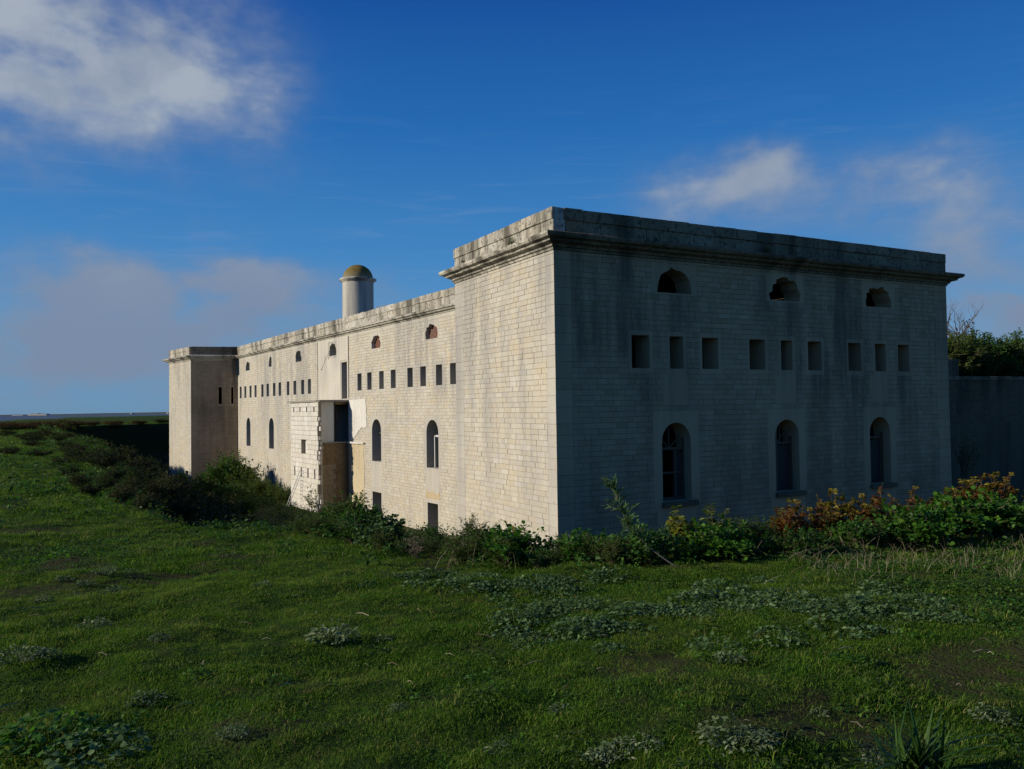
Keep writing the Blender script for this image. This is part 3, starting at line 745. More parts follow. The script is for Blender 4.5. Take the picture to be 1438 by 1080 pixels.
# --- window joinery in the near wing
def bar(mb, W, a, b, wdt, d, dep=.06):
    (u0, z0), (u1, z1) = a, b
    dv = Vector(W(u1, 0, z1)) - Vector(W(u0, 0, z0)); h = dv / 2
    ud = Vector(W(1, 0, 0)) - Vector(W(0, 0, 0)); nd = Vector(W(0, 1, 0)) - Vector(W(0, 0, 0))
    pr = nd.cross(dv.normalized()).normalized()
    mb.box(Vector(W((u0 + u1) / 2, d, (z0 + z1) / 2)), h, nd * dep / 2, pr * wdt / 2)
def joinery(W, uc, hw, zs, spec, depth=-.42, mat='wood', parent=None):
    win = None
    for k, (a, b, w) in enumerate(spec):
        mb = MB(); bar(mb, W, (uc + a[0], a[1]), (uc + b[0], b[1]), w, depth - .004 * k)
        o = mb.build('window_frame' if k == 0 else 'glazing_bar', M[mat], parent, W(uc, depth, zs))
joinery(W_shade, LS - 5.46, .7, -.1, [((-.72, -.10), (.72, -.10), .09), ((.05, -.1), (.05, .75), .04), ((.05, -.1), (-.45, .36), .035), ((.05, -.1), (.5, .36), .035),
        ((-.25, -2.1), (-.25, -.12), .09), ((-.72, -1.05), (.72, -1.05), .07), ((-.72, -2.05), (.72, -2.05), .08), ((-.70, -2.1), (-.70, .3), .07), ((.70, -2.1), (.70, .3), .06)], parent=w_shade)
joinery(W_shade, LS - 11.45, .7, -.1, [((-.72, -.08), (.72, -.08), .1), ((.25, -2.1), (.25, .55), .16), ((.25, -.1), (-.35, .45), .035), ((-.66, -2.1), (-.66, .2), .08), ((.66, -2.1), (.66, .2), .07), ((.0, -.1), (.0, .75), .04)], parent=w_shade)
joinery(W_shade, LS - 17.38, .7, -.1, [((-.72, -.02), (.72, -.02), .1), ((.3, 0), (.3, .45), .08), ((-.66, -2.1), (-.66, .2), .07)], parent=w_shade)
for uc, a, b in ((5.46, -.66, -.22), (11.45, -.62, .1), (17.38, -.64, .45)):
    mb = MB(); uu = LS - uc
    bar(mb, W_shade, (uu + (a + b) / 2, -2.08), (uu + (a + b) / 2, -.16), b - a, -.55, .04); mb.build('shutter', M['board'], w_shade, W_shade(uu, -.55, -2.08))
for uc in (5.46, 11.45, 17.38):
    mb = MB(); mb.box(W_shade(LS - uc - .1, .05, -2.22), Vector(W_shade(.85, 0, 0)) - Vector(W_shade(0, 0, 0)), Vector(W_shade(0, .1, 0)) - Vector(W_shade(0, 0, 0)), (0, 0, .095))
    mb.build('sill', M['rough'], w_shade, W_shade(LS - uc, 0, -2.2))
joinery(W_main, 11.7, .8, -.1, [((-.8, -.12), (.1, -.12), .12), ((-.35, .1), (-.62, .5), .06), ((.25, -2.1), (.25, -.1), .08)], -.3, 'whitewood', w_main)
joinery(W_main, 20.48, .8, -.1, [((.1, -2.1), (.1, .8), .06), ((-.8, -.1), (.8, -.1), .06)], -.5, 'wood', w_main)
joinery(W_main, 26.7, .5, 3.6, [((-.58, 3.7), (.58, 3.7), .07)], -.4, 'wood', w_main)
# rust streak from an iron cramp, and a few pits, on the sunlit end face
panel(W_lit, ragged([(3.3, -3.42), (3.46, -3.45), (3.47, -3.05), (3.31, -3.02)], .02, 9, .1), 0, .012, 'rust_stain', M['rust'], .5, w_lit)

# ------------------------------------------------------------------ block annex in front of the central bay
ax0 = Vector(W_main(25.75, 2.43, 0)[:2]); ax1 = Vector(W_main(32.45, 2.43, 0)[:2])
annex = empty('annex', (ax0.x, ax0.y, FLOOR), 'pale block-built annex with tiny loopholes and a broken side against the fort front', 'annex')
ud = (ax1 - ax0).normalized(); nd = Vector((-ud.y, ud.x))
def AX(u, d, z): return (ax0.x + ud.x * u + nd.x * d, ax0.y + ud.y * u + nd.y * d, z)
AH = 2.22
holes = [(u - .13, u + .13, 1.35, 1.95) for u in (.95, 2.65, 4.3, 5.9)] + [(2.75, 4.05, -1.85, -.75)] + [(u - .13, u + .13, -3.6, -2.85) for u in (.85, 2.45, 4.05, 5.7)]
ach = .36; rows = int((AH - FLOOR) / ach); ach = (AH - FLOOR) / rows
hz = [(a, b, FLOOR + round((c - FLOOR) / ach) * ach, FLOOR + round((d - FLOOR) / ach) * ach) for a, b, c, d in holes]
mb = MB(); us = sorted({0.25, 6.7} | {v for h in hz for v in h[:2]}); zs = sorted({FLOOR, AH} | {v for h in hz for v in h[2:]})
for i in range(len(us) - 1):
    for j in range(len(zs) - 1):
        uc, zc = (us[i] + us[i + 1]) / 2, (zs[j] + zs[j + 1]) / 2
        if any(a < uc < b and c < zc < d for a, b, c, d in hz): continue
        mb.box(AX(uc, -.16, zc), Vector(AX((us[i + 1] - us[i]) / 2, 0, 0)) - Vector(AX(0, 0, 0)), (nd.x * .138, nd.y * .138, 0), (0, 0, (zs[j + 1] - zs[j]) / 2))
front_mb = mb
front = mb.build('front_wall', M['mortar'], annex, AX(0, 0, FLOOR))
mb = MB()
mb.box(AX(3.45, -.34, (FLOOR + AH) / 2), (ud.x * 3.2, ud.y * 3.2, 0), (nd.x * .03, nd.y * .03, 0), (0, 0, (AH - FLOOR) / 2 - .02))
mb.build('sun_blocker', M['plaster'], annex, AX(3.45, -.34, FLOOR))  # added backing behind the loopholes, keeps sun spots out of the annex interior
bmesh_cache = {}
rg = random.Random(77)
def annex_block(l, k):
    key = (round(l, 2), k)
    if key not in bmesh_cache:
        bm = bmesh.new(); bmesh.ops.create_cube(bm, size=1)
        for v in bm.verts: v.co = Vector((v.co.x * (l - .016), v.co.y * .05, v.co.z * (ach - .02)))
        bmesh.ops.bevel(bm, geom=bm.edges[:], offset=.01, segments=1, affect='EDGES')
        me = bpy.data.meshes.new('block'); bm.to_mesh(me); bm.free()
        a = me.attributes.new('tint', 'FLOAT', 'FACE'); a.data.foreach_set('value', np.full(len(me.polygons), rg.random(), dtype=np.float32))
        me.materials.append(M['block']); bmesh_cache[key] = me
    return bmesh_cache[key]
for r in range(rows):
    zc = FLOOR + (r + .5) * ach
    cuts = sorted((a, b) for a, b, c, d in hz if c < zc < d); free = []; p = rg.choice((0.02, .12, .2, .3)) if r < rows - 2 else 0
    for a, b in cuts: free.append((p, a)); p = b
    free.append((p, 6.7))
    for a, b in free:
        p = a; first = True
        while b - p > .02:
            l = .84 if not first else rg.choice((.42, .63, .84)); first = False
            if b - p - l < .25: l = b - p
            o = bpy.data.objects.new('block', annex_block(l, rg.randrange(2)))
            link(o, front, AX(p + l / 2, rg.gauss(0, .004), zc)); o.rotation_euler = (0, 0, math.atan2(ud.y, ud.x)); p += l
mb = MB()                                                        # far side wall
mb.box(AX(6.62, -1.2, (FLOOR + AH) / 2), (ud.x * .1, ud.y * .1, 0), (nd.x * .9, nd.y * .9, 0), (0, 0, (AH - FLOOR) / 2))
mb.build('side_wall', M['plaster'], annex, AX(6.62, -1.2, FLOOR))
def slab(pts, z0, z1, name, mat, parent):
    n = len(pts); mb = MB()
    mb.add([(x, y, z0) for x, y in pts] + [(x, y, z1) for x, y in pts], [list(range(n))[::-1], [n + i for i in range(n)]] + [[i, (i + 1) % n, n + (i + 1) % n, n + i] for i in range(n)])
    return mb.build(name, mat, parent, (pts[0][0], pts[0][1], z0))
def axp(pts): return [AX(u, d, 0)[:2] for u, d in pts]
def cross(d0, d1, z0, z1, name, mat, off=0., thick=.12):
    mb = MB(); mb.box(AX(.42 + off + thick / 2, (d0 + d1) / 2, (z0 + z1) / 2), (ud.x * thick / 2, ud.y * thick / 2, 0), (nd.x * (d1 - d0) / 2, nd.y * (d1 - d0) / 2, 0), (0, 0, (z1 - z0) / 2))
    return mb.build(name, mat, annex, AX(.42, d0, z0))
cross(-1.36, -.31, -.84, AH, 'side_wall', M['plaster'])
cross(-1.44, -1.37, -.84, AH, 'door_post', M['board'], -.03, .1)
cross(-2.39, -1.45, 2.02, AH, 'lintel', M['brown_render'])
cross(-2.39, -.31, -2.55, -.96, 'side_wall', M['brown_render'])
cross(-1.32, -.31, FLOOR, -2.56, 'side_wall', M['damp_render'], .03)
lower = cross(-2.39, -1.33, FLOOR, -2.56, 'side_wall', M['mortar'], .05)
for r in range(10):
    d = -1.34 - (r % 2) * .18
    while d > -2.38:
        l = min(.36, d + 2.39) if d + 2.39 < .5 else (.36 if d < -1.4 else .30)
        mb = MB(); mb.box(AX(.45 + rg.gauss(0, .004), d - l / 2, FLOOR + .18 + r * .363), (ud.x * .025, ud.y * .025, 0), (nd.x * (l / 2 - .008), nd.y * (l / 2 - .008), 0), (0, 0, .172), rg.random())
        mb.build('block', M['brown_render'], lower, AX(.45, d, FLOOR + r * .363)); d -= l
# rough broken end of the front wall
for r in range(rows):
    if rg.random() < .6:
        mb = MB(); h_ = rg.uniform(.1, .17); l = rg.uniform(.05, .2)
        mb.box(AX(.12 - l / 2, -.16 + rg.gauss(0, .03), FLOOR + (r + .5) * ach), (ud.x * l, ud.y * l, 0), (nd.x * .1, nd.y * .1, 0), (0, 0, h_), rg.random()); mb.build('broken_block', M['block'], front, AX(0, -.16, FLOOR + r * ach))
slab(axp([(-.05, -2.36), (-.02, -1.6), (.08, -.9), (.0, -.1), (.2, .1), (2.2, .16), (4.0, .14), (7.15, .2), (7.15, -2.36)]), AH + .004, AH + .15, 'roof_slab', M['concrete'], annex)
slab(axp([(.1, -2.36), (.25, -1.2), (.2, -.34), (6.5, -.34), (6.5, -2.36)]), -.95, -.84, 'floor_slab', M['concrete'], annex)

# ------------------------------------------------------------------ domed turret on the roof
def lathe(prof, k, name, mat, parent, org, sm=True, tint=None):
    mb = MB(); vs = []; fs = []; ts = []
    for (r, z) in prof:
        for j in range(k): vs.append((org[0] + r * math.cos(6.28319 * j / k), org[1] + r * math.sin(6.28319 * j / k), org[2] + z))
    for i in range(len(prof) - 1):
        for j in range(k): fs.append([i * k + j, i * k + (j + 1) % k, (i + 1) * k + (j + 1) % k, (i + 1) * k + j])
    mb.add(vs, fs); return mb.build(name, mat, parent, org, sm)
TX, TY = -12.35, 66.0
tur = empty('roof_turret', (TX, TY, 7.9), 'round pale stone turret with a lichen-yellow dome rising from the fort roof', 'turret')
def dome_mat():
    m, t, b = new_mat('lichened_dome')
    n = pos_noise(t, 2.2, 6, .65); n2 = pos_noise(t, 9, 4, .6)
    c = mixc(t, smooth(t, n, .4, .65), (.20, .14, .022), (.10, .085, .022))
    c = mixc(t, smooth(t, n2, .52, .7), c, (.24, .13, .03))
    z = pos_z(t); c = mixc(t, math_node(t, 'SUBTRACT', 1, smooth(t, z, 12.0, 12.8)), c, (.22, .20, .13))
    t.links.new(c, b.inputs['Base Color']); b.inputs['Roughness'].default_value = .95; bump(t, b, n2, .5, .03); return m
prof = []; z = 0
while z < 3.98: prof += [(1.241, z), (1.245, z + .006), (1.245, z + .262), (1.241, z + .268)]; z += .275
lathe(prof, 72, 'drum', M['dressed'], tur, (TX, TY, 7.9), False)
lathe([(1.24, 3.93), (1.30, 3.96), (1.33, 4.05), (1.47, 4.12), (1.50, 4.20), (1.42, 4.25), (1.2, 4.27)], 48, 'rim', M['coping'], tur, (TX, TY, 7.9))
lathe([(1.21 * math.cos(a), 4.24 + 1.17 * math.sin(a)) for a in [k * math.pi / 2 / 12 for k in range(13)]], 48, 'dome', dome_mat(), tur, (TX, TY, 7.9))
rl = empty('roof_railing', (-10.6, 65.0, 7.9), 'thin grey metal railing beside the round roof turret', 'railing')
for k in range(2):
    mb = MB(); mb.tube([(-10.7 + .9 * k, 65 - 1.4 * k, 7.9), (-10.7 + .9 * k, 65 - 1.4 * k, 9.75)], [.03, .03], 6); mb.build('post', M['metal'], rl, (-10.7 + .9 * k, 65 - 1.4 * k, 7.9))
mb = MB(); mb.tube([(-10.7, 65, 9.72), (-9.8, 63.6, 9.72)], [.025, .025], 6); mb.build('rail', M['metal'], rl, (-10.7, 65, 9.72))

# ------------------------------------------------------------------ ladder leaning on the annex
lad = empty('ladder', AX(4.4, .9, FLOOR + .15), 'grey metal ladder leaning against the block annex', 'ladder')
def LP(s, q): return Vector(AX(4.55 - .75 * q + s * .26, 1.0 - .9 * q, FLOOR + .2 + 2.9 * q))
for s in (-1, 1):
    mb = MB(); mb.tube([LP(s, 0), LP(s, 1)], [.028, .028], 5); mb.build('rail', M['metal'], lad, LP(s, 0))
for k in range(11):
    q = (k + .6) / 11.5; mb = MB(); mb.tube([LP(-1, q), LP(1, q)], [.018, .018], 4); mb.build('rung', M['metal'], lad, LP(-1, q))

# ------------------------------------------------------------------ curtain wall to the right, with its bank
cu = (PSR - PC).normalized(); cn = Vector((cu.y, -cu.x))                # runs on parallel to the shaded face, set back
cw0 = PSR + lit_dir * 9.0 + cu * 13.1
def CW(u, d, z): return (cw0.x + cu.x * u + cn.x * d, cw0.y + cu.y * u + cn.y * d, z)
curt = empty('ditch_wall', CW(0, 0, FLOOR), 'dark grey retaining wall running off beyond the wing, bushes along its top', 'wall')
CL = 34.0
def cbox(u0, u1, d0, d1, z0, z1, name, mat):
    mb = MB(); mb.box(CW((u0 + u1) / 2, (d0 + d1) / 2, (z0 + z1) / 2), (cu.x * (u1 - u0) / 2, cu.y * (u1 - u0) / 2, 0), (cn.x * (d1 - d0) / 2, cn.y * (d1 - d0) / 2, 0), (0, 0, (z1 - z0) / 2))
    return mb.build(name, mat, curt, CW(u0, d0, z0))
cwall = cbox(-12.8, CL, -1.0, 0, FLOOR, 3.0, 'wall', M['rough'])
cbox(-12.8, CL, -.9, .38, FLOOR - .2, .1, 'plinth', M['rough'])
rg = random.Random(4); u = 0
while u < CL:
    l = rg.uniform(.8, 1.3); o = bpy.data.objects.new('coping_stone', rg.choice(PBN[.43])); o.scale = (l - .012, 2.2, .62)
    link(o, curt, CW(u + l / 2, -.46, 3.135)); o.rotation_euler = (0, rg.gauss(0, .005), math.atan2(cu.y, cu.x)); u += l
mb = MB(); cst = []
for r in range(14):
    z = 3.0 - (r + .5) * .21; u = rg.uniform(0, .3)
    while u < 16:
        w_ = rg.choice(WIDTHS); vs, fs = stone_geo(w_, .205, .012, .02, rg); of = rg.gauss(.024, .006)
        mb.add([CW(u + w_ / 2 + a, d + of, z + zz) for a, d, zz in vs], fs, rg.random()); u += w_
tag(mb.build('stonework', M['rough'], cwall, CW(0, 0, 3.0)), kind='stuff')
pier = cbox(-.1, 1.75, -1.6, -.12, 3.28, 4.25, 'pier', M['rough'])
for k in range(2):
    o = bpy.data.objects.new('coping_stone', PBN[.43][k]); o.scale = (.98, 3.0, .4); link(o, curt, CW(.33 + k * .99, -.86, 4.34)); o.rotation_euler = (0, 0, math.atan2(cu.y, cu.x))
# earth bank behind it
V = []; F = []; nu, nd_ = 40, 12
for i in range(nu + 1):
    for j in range(nd_ + 1):
        u = -6 + i * (CL + 10) / nu; d = -.95 - j * 1.6
        z = 2.9 + 1.0 * math.sin(min(1, j / 5) * 1.57) + .25 * float(fbm(np.array([u / 3]), np.array([d / 3]), 8, 3)[0]); z = z if j else 2.6
        V.append(CW(u, d, z))
for i in range(nu):
    for j in range(nd_):
        a = i * (nd_ + 1) + j; F.append([a, a + nd_ + 1, a + nd_ + 2, a + 1])
tag(link(bpy.data.objects.new('earth_bank', np_mesh('earth_bank', V, F, M['ground'], None, True))), 'earth bank behind the retaining wall', 'bank', kind='structure')

# ------------------------------------------------------------------ vegetation helpers
def unit(a): return a / np.maximum(np.linalg.norm(a, axis=1, keepdims=True), 1e-9)
def leaves_np(pos, dirv, length, width, rng, fold=.25, droop=.0, round_=.5):
    """pointed-oval leaves: 6 vertices, two quads folded along the midrib"""
    n = len(pos); dirv = unit(dirv)
    rnd = unit(rng.normal(size=(n, 3)) * .55 + np.array([0, 0, 1.0]))
    side = unit(np.cross(dirv, rnd)); up = np.cross(side, dirv)
    l = np.broadcast_to(np.asarray(length, float), (n,))[:, None]; w = np.broadcast_to(np.asarray(width, float), (n,))[:, None] / 2
    base = pos; tip = pos + dirv * l - np.array([0, 0, 1.0]) * droop * l
    a = pos + dirv * l * .30 + up * fold * w; b = pos + dirv * l * (.55 + .2 * round_) + up * fold * w * .8
    ka, kb = .95, .55 + .4 * round_
    V = np.stack([base, a - side * w * ka, b - side * w * kb, tip, b + side * w * kb, a + side * w * ka], 1).reshape(-1, 3)
    i = np.arange(n)[:, None] * 6
    F = np.concatenate([i + np.array([[0, 3, 2, 1]]), i + np.array([[0, 5, 4, 3]])], 0)
    return V, F
def leaf_mesh(name, V, F, mat, tint):
    return np_mesh(name, V, F, mat, np.tile(tint, len(F) // len(tint)))
def round_leaves_np(pos, dirv, length, width, rng, fold=.3, droop=.25):
    """rounded leaves with a scalloped rim: five stations along the midrib, eight quads"""
    n = len(pos); dirv = unit(dirv); rnd = unit(rng.normal(size=(n, 3)) * .35 + np.array([0, 0, 1.0]))
    side = unit(np.cross(dirv, rnd)); up = np.cross(side, dirv); l = np.asarray(length)[:, None]; w = np.asarray(width)[:, None] / 2
    prof = (.12, .86, 1.0, .78, .10); st = (0, .2, .5, .82, 1.0); V = []
    for k in range(5):
        q = st[k]; c = pos + dirv * l * q - np.array([0, 0, 1.]) * l * droop * q * q; j = 1 + rng.normal(0, .09, (n, 1))
        V += [c - side * w * prof[k] * j + up * w * fold * prof[k], c, c + side * w * prof[k] * j + up * w * fold * prof[k]]
    V = np.stack(V, 1).reshape(-1, 3); i = np.arange(n)[:, None] * 15; F = []
    for k in range(4):
        a = 3 * k; F += [i + np.array([[a, a + 1, a + 4, a + 3]]), i + np.array([[a + 1, a + 2, a + 5, a + 4]])]
    return V, np.concatenate(F, 0)
def shrub_mesh(seed, height, radius, nstem, ntwig, nleaf, ll, lw, leafmat, stemmat='bark', style='alt', upright=.6, tint_top=0.0, stem_r=.008, droop=.1, bare=.25):
    rng = np.random.default_rng(seed); rg = random.Random(seed)
    sm = MB(); P = []; Dv = []; T = []; LL = []
    for s in range(nstem):
        az = rg.uniform(0, 6.283); lean = rg.uniform(.1, 1) ** .7
        tipx = radius * lean * math.cos(az) * (1 if style != 'pinnate' else .8); tipy = radius * lean * math.sin(az)
        h = height * (1 - .45 * lean ** 2) * rg.uniform(.72, 1.05)
        b0 = Vector((rg.gauss(0, radius * .16), rg.gauss(0, radius * .16), -.03))
        pts = []
        for k in range(6):
            q = k / 5
            pts.append(b0 + Vector((tipx * q ** (1 + upright), tipy * q ** (1 + upright), h * (q ** (.9))) ) + Vector((rg.gauss(0, .02), rg.gauss(0, .02), 0)) * height * q)
        sm.tube(pts, [stem_r * (1 - .75 * k / 5) for k in range(6)], 4, cap=False)
        for tw in range(ntwig):
            q = bare + (1 - bare) * ((tw + rg.random()) / ntwig); f = q * 5; i0 = min(4, int(f)); p = pts[i0].lerp(pts[i0 + 1], f - i0)
            ta = rg.uniform(0, 6.283); tl = (.30 + .35 * rg.random()) * radius * (1.15 - .55 * q)
            td = Vector((math.cos(ta), math.sin(ta), rg.uniform(-.1, .75))).normalized()
            if tw == ntwig - 1: td = (pts[5] - pts[4]).normalized(); p = pts[5]; tl *= .6
            e = p + td * tl
            if tl > .05: sm.tube([p, e], [stem_r * .35, stem_r * .15], 3, cap=False)
            clump = rg.gauss(0, .12)
            for j in range(nleaf):
                r = (j + .6) / nleaf
                base = p.lerp(e, r)
                if style == 'pinnate':
                    sd = td.cross(Vector((0, 0, 1))).normalized() * (1 if j % 2 else -1)
                    d = (sd * .9 + td * .55 + Vector((0, 0, -.35 + rg.gauss(0, .12)))).normalized()
                elif style == 'lance':
                    d = (td * .8 + Vector((rg.gauss(0, .5), rg.gauss(0, .5), rg.gauss(.25, .35)))).normalized()
                else:
                    d = (td * .45 + Vector((rg.gauss(0, .6), rg.gauss(0, .6), rg.gauss(.12, .4)))).normalized()
                    base = base + Vector((rg.gauss(0, 1), rg.gauss(0, 1), rg.gauss(0, 1))) * ll * .35
                P.append(base); Dv.append(d); LL.append(rg.uniform(.6, 1.15))
                T.append(min(1, max(0, .42 + clump + rg.gauss(0, .17) + tint_top * (base.z / height - .45))))
    P = np.array([tuple(p) for p in P]); Dv = np.array([tuple(p) for p in Dv]); LL = np.array(LL)
    V, F = leaves_np(P, Dv, ll * LL, lw * LL, rng, droop=droop, round_=.2 if style in ('lance', 'pinnate') else .7)
    lm = leaf_mesh('foliage', V, F, L[leafmat], np.array(T))
    stm = np_mesh('stem', sm.v, sm.f, M[stemmat], sm.t)
    return lm, stm
GRH = lambda x, y: float(height(np.array([x]), np.array([y]))[0])
def plant(name, meshes, x, y, sc, rz, label, cat, group=None, z=None, tilt=(0, 0)):
    z = GRH(x, y) if z is None else z
    root = bpy.data.objects.new(name, None); root.empty_display_size = .1
    COL.objects.link(root); WLOC[root.name] = Vector((x, y, z)); root.location = (x, y, z)
    root.rotation_euler = (tilt[0], tilt[1], rz); root.scale = (sc,) * 3 if isinstance(sc, (int, float)) else sc
    for nm, me in zip(('foliage', 'stem'), meshes):
        if me is None: continue
        o = bpy.data.objects.new(nm, me); COL.objects.link(o); o.parent = root
    return tag(root, label, cat, group)

# ------------------------------------------------------------------ shrubs along the ditch rim
rs = random.Random(5)
KIND = {
 'broad': [shrub_mesh(100 + k, .55, (.36, .30, .40)[k], (16, 11, 19)[k], 9, 9, (.055, .065, .042)[k], (.040, .042, .026)[k], 'green', upright=(.3, .6, .1)[k]) for k in range(3)],
 'bright': [shrub_mesh(110 + k, .45, .36, 16, 9, 9, .055, .045, 'bright', upright=.3) for k in range(3)],
 'fine': [shrub_mesh(120 + k, .58, .30, 22, 10, 12, .034, .014, 'olive', upright=.5, stem_r=.005) for k in range(3)],
 'dry': [shrub_mesh(126 + k, .6, .24, 14, 7, 6, .03, .010, 'straw', upright=.6, stem_r=.004) for k in range(2)],
 'mallow': [shrub_mesh(130 + k, .40, .36, 16, 8, 9, .055, .055, 'mallow', upright=.2) for k in range(2)],
 'sumac': [shrub_mesh(140 + k, .85, .40, 11, 8, 14, .095, .024, 'autumn', style='pinnate', upright=.5, tint_top=(.9, 1.1, .3)[k], stem_r=.008, droop=.25, bare=.3) for k in range(3)],
 'bramble': [shrub_mesh(150 + k, 1.2, .85, 30, 12, 9, .075, .050, 'bramble', upright=.15, stem_r=.01) for k in range(3)],
 'ditchbush': [shrub_mesh(160 + k, 2.6, 1.5, 34, 14, 12, .15, .085, 'green', upright=.3, stem_r=.03) for k in range(2)],
 'ditcholive': [shrub_mesh(165 + k, 1.6, 1.3, 34, 12, 12, .13, .06, 'olive', upright=.3, stem_r=.02) for k in range(2)],
}
def px(xp, d): return (xp - 719) / 1150 * d
# hedge of weeds between the ditch's nearest rim and the turf
top = [(430, 742), (470, 705), (510, 703), (545, 735), (585, 745), (625, 740), (665, 757), (700, 742), (740, 748), (775, 766), (800, 752), (840, 760), (880, 752), (930, 745), (980, 738), (1030, 735), (1075, 740)]
def rim_depth(xp):
    ds = np.arange(6, 60, .05); k = np.argmax(ditch_sd(px(xp, ds), ds) > 0); return float(ds[k])
def hedge_top(xp): return float(np.interp(xp, [a for a, b in top], [b for a, b in top]))
def before(x, y):
    """what a shrub on the rim stands in front of"""
    b = math.degrees(math.atan2(x, y))
    for lim, ph in ((-16.5, 'along the ditch away from the wing'), (-13.0, 'before the open side of the block annex'), (-9.0, 'before the main front beside the annex'), (-4.0, 'before the basement doors of the main front'), (-.6, 'below the inner half of the sunlit wing end'),
                    (3.0, 'below the sharp sunlit corner of the wing'), (8.5, 'below the blank shaded wall by the corner'), (13.2, 'below the first arched window of the shaded face'), (16.5, 'below the wall between first and second arched windows'), (20.5, 'below the second arched window of the shaded face'),
                    (22.5, 'below the wall between second and third arched windows'), (25.5, 'below the third arched window of the shaded face'), (28, 'below the far end of the shaded face'), (99, 'before the dark retaining wall')):
        if b < lim: return ph
ADJ = {'dry': 'withered straw-coloured weed', 'broad': 'dark green broad-leaved weed bush', 'bright': 'fresh green round-leaved bush', 'fine': 'thin-leaved olive green weed', 'mallow': 'grey-green mallow clump', 'bramble': 'dark tangled bramble', 'sumac': 'red and yellow sumac'}
def put(kind, x, y, h, base_h, wscale=1.0, z=None):
    s = h / base_h; big = 'low' if h < base_h * .72 else ('tall' if h > base_h * 1.15 else 'middling')
    if kind == 'bramble':
        inside = ditch_sd(np.array([x]), np.array([y]))[0] > .5
        wh = ('on the slope inside the ditch' if inside else 'on the turf beside the ditch') + (' near the far wing' if y > 60 else (' halfway along the fort' if y > 30 else ' at its near end'))
    else: wh = before(x, y)
    lab = f'{big} {ADJ[kind]} {wh}'
    plant(kind_name[kind], rs.choice(KIND[kind]), x, y, (s * wscale, s * wscale, s), rs.uniform(0, 6.28), lab, 'shrub', f'{ADJ[kind]} growth {wh}', z)
kind_name = {'broad': 'weed_bush', 'bright': 'leafy_bush', 'fine': 'tall_weed', 'mallow': 'mallow_bush', 'dry': 'dry_weed', 'bramble': 'bramble_bush', 'sumac': 'sumac_shrub'}
BH = {'dry': .58, 'broad': .52, 'bright': .43, 'fine': .56, 'mallow': .38, 'bramble': 1.1, 'sumac': .8}
xp = 425
while xp < 1085:
    d0 = rim_depth(xp)
    for row in range(2):
        d = d0 + (.25 if row else -.35) + rs.uniform(-.15, .15); xx = px(xp + rs.uniform(-10, 10), d)
        zt = EYE - (hedge_top(xp) + (18 if not row else 0) + rs.uniform(-4, 14) - (582.4 - .0143 * xp)) * d / 1150
        z0 = GRH(xx, d); h = max(.28, zt - z0) * rs.choice((.6, .8, .95, 1.05, 1.2, 1.35))
        kind = rs.choices(['broad', 'fine', 'bright', 'mallow', 'dry'], [.26, .42, .16, .08, .08] if xp < 800 else [.34, .24, .3, .05, .07])[0]
        put(kind, xx, d, h, BH[kind], max(.6, min(1.15, .62 / max(h, .3) * .8 + .25)), z0)
    xp += rs.uniform(17, 27)
for xp, yt in ((455, 722), (474, 706), (492, 699), (508, 704), (524, 716)):
    d = rim_depth(xp) + .1; x = px(xp, d); z0 = GRH(x, d); put('broad', x, d, EYE - (yt - (582.4 - .0143 * xp)) * d / 1150 - z0, .52, .85, z0)
# sumacs and the green bushes at their feet, right of the corner
for xp, yt in ((1086, 718), (1096, 712), (1105, 700), (1128, 716), (1150, 702), (1172, 690), (1200, 697), (1228, 686), (1250, 700), (1278, 690), (1300, 694), (1325, 684), (1345, 672), (1368, 668), (1390, 666), (1408, 672), (1440, 690), (1480, 684), (1520, 690)):
    d = rim_depth(xp) + rs.uniform(-.1, .5); x = px(xp, d); z0 = GRH(x, d)
    put('sumac', x, d, EYE - (yt - (582.4 - .0143 * xp)) * d / 1150 - z0, .8, .8, z0)
xp = 1090
while xp < 1530:
    d = rim_depth(xp) - .4 + rs.uniform(-.35, .35); x = px(xp, d); kd = rs.choices(['bright', 'fine', 'broad'], [.5, .3, .2] if xp > 1140 else [.1, .7, .2])[0]; put(kd, x, d, rs.choice((.16, .24, .30, .36, .46)), BH[kd], rs.uniform(.8, 1.3)); xp += rs.uniform(14, 40)
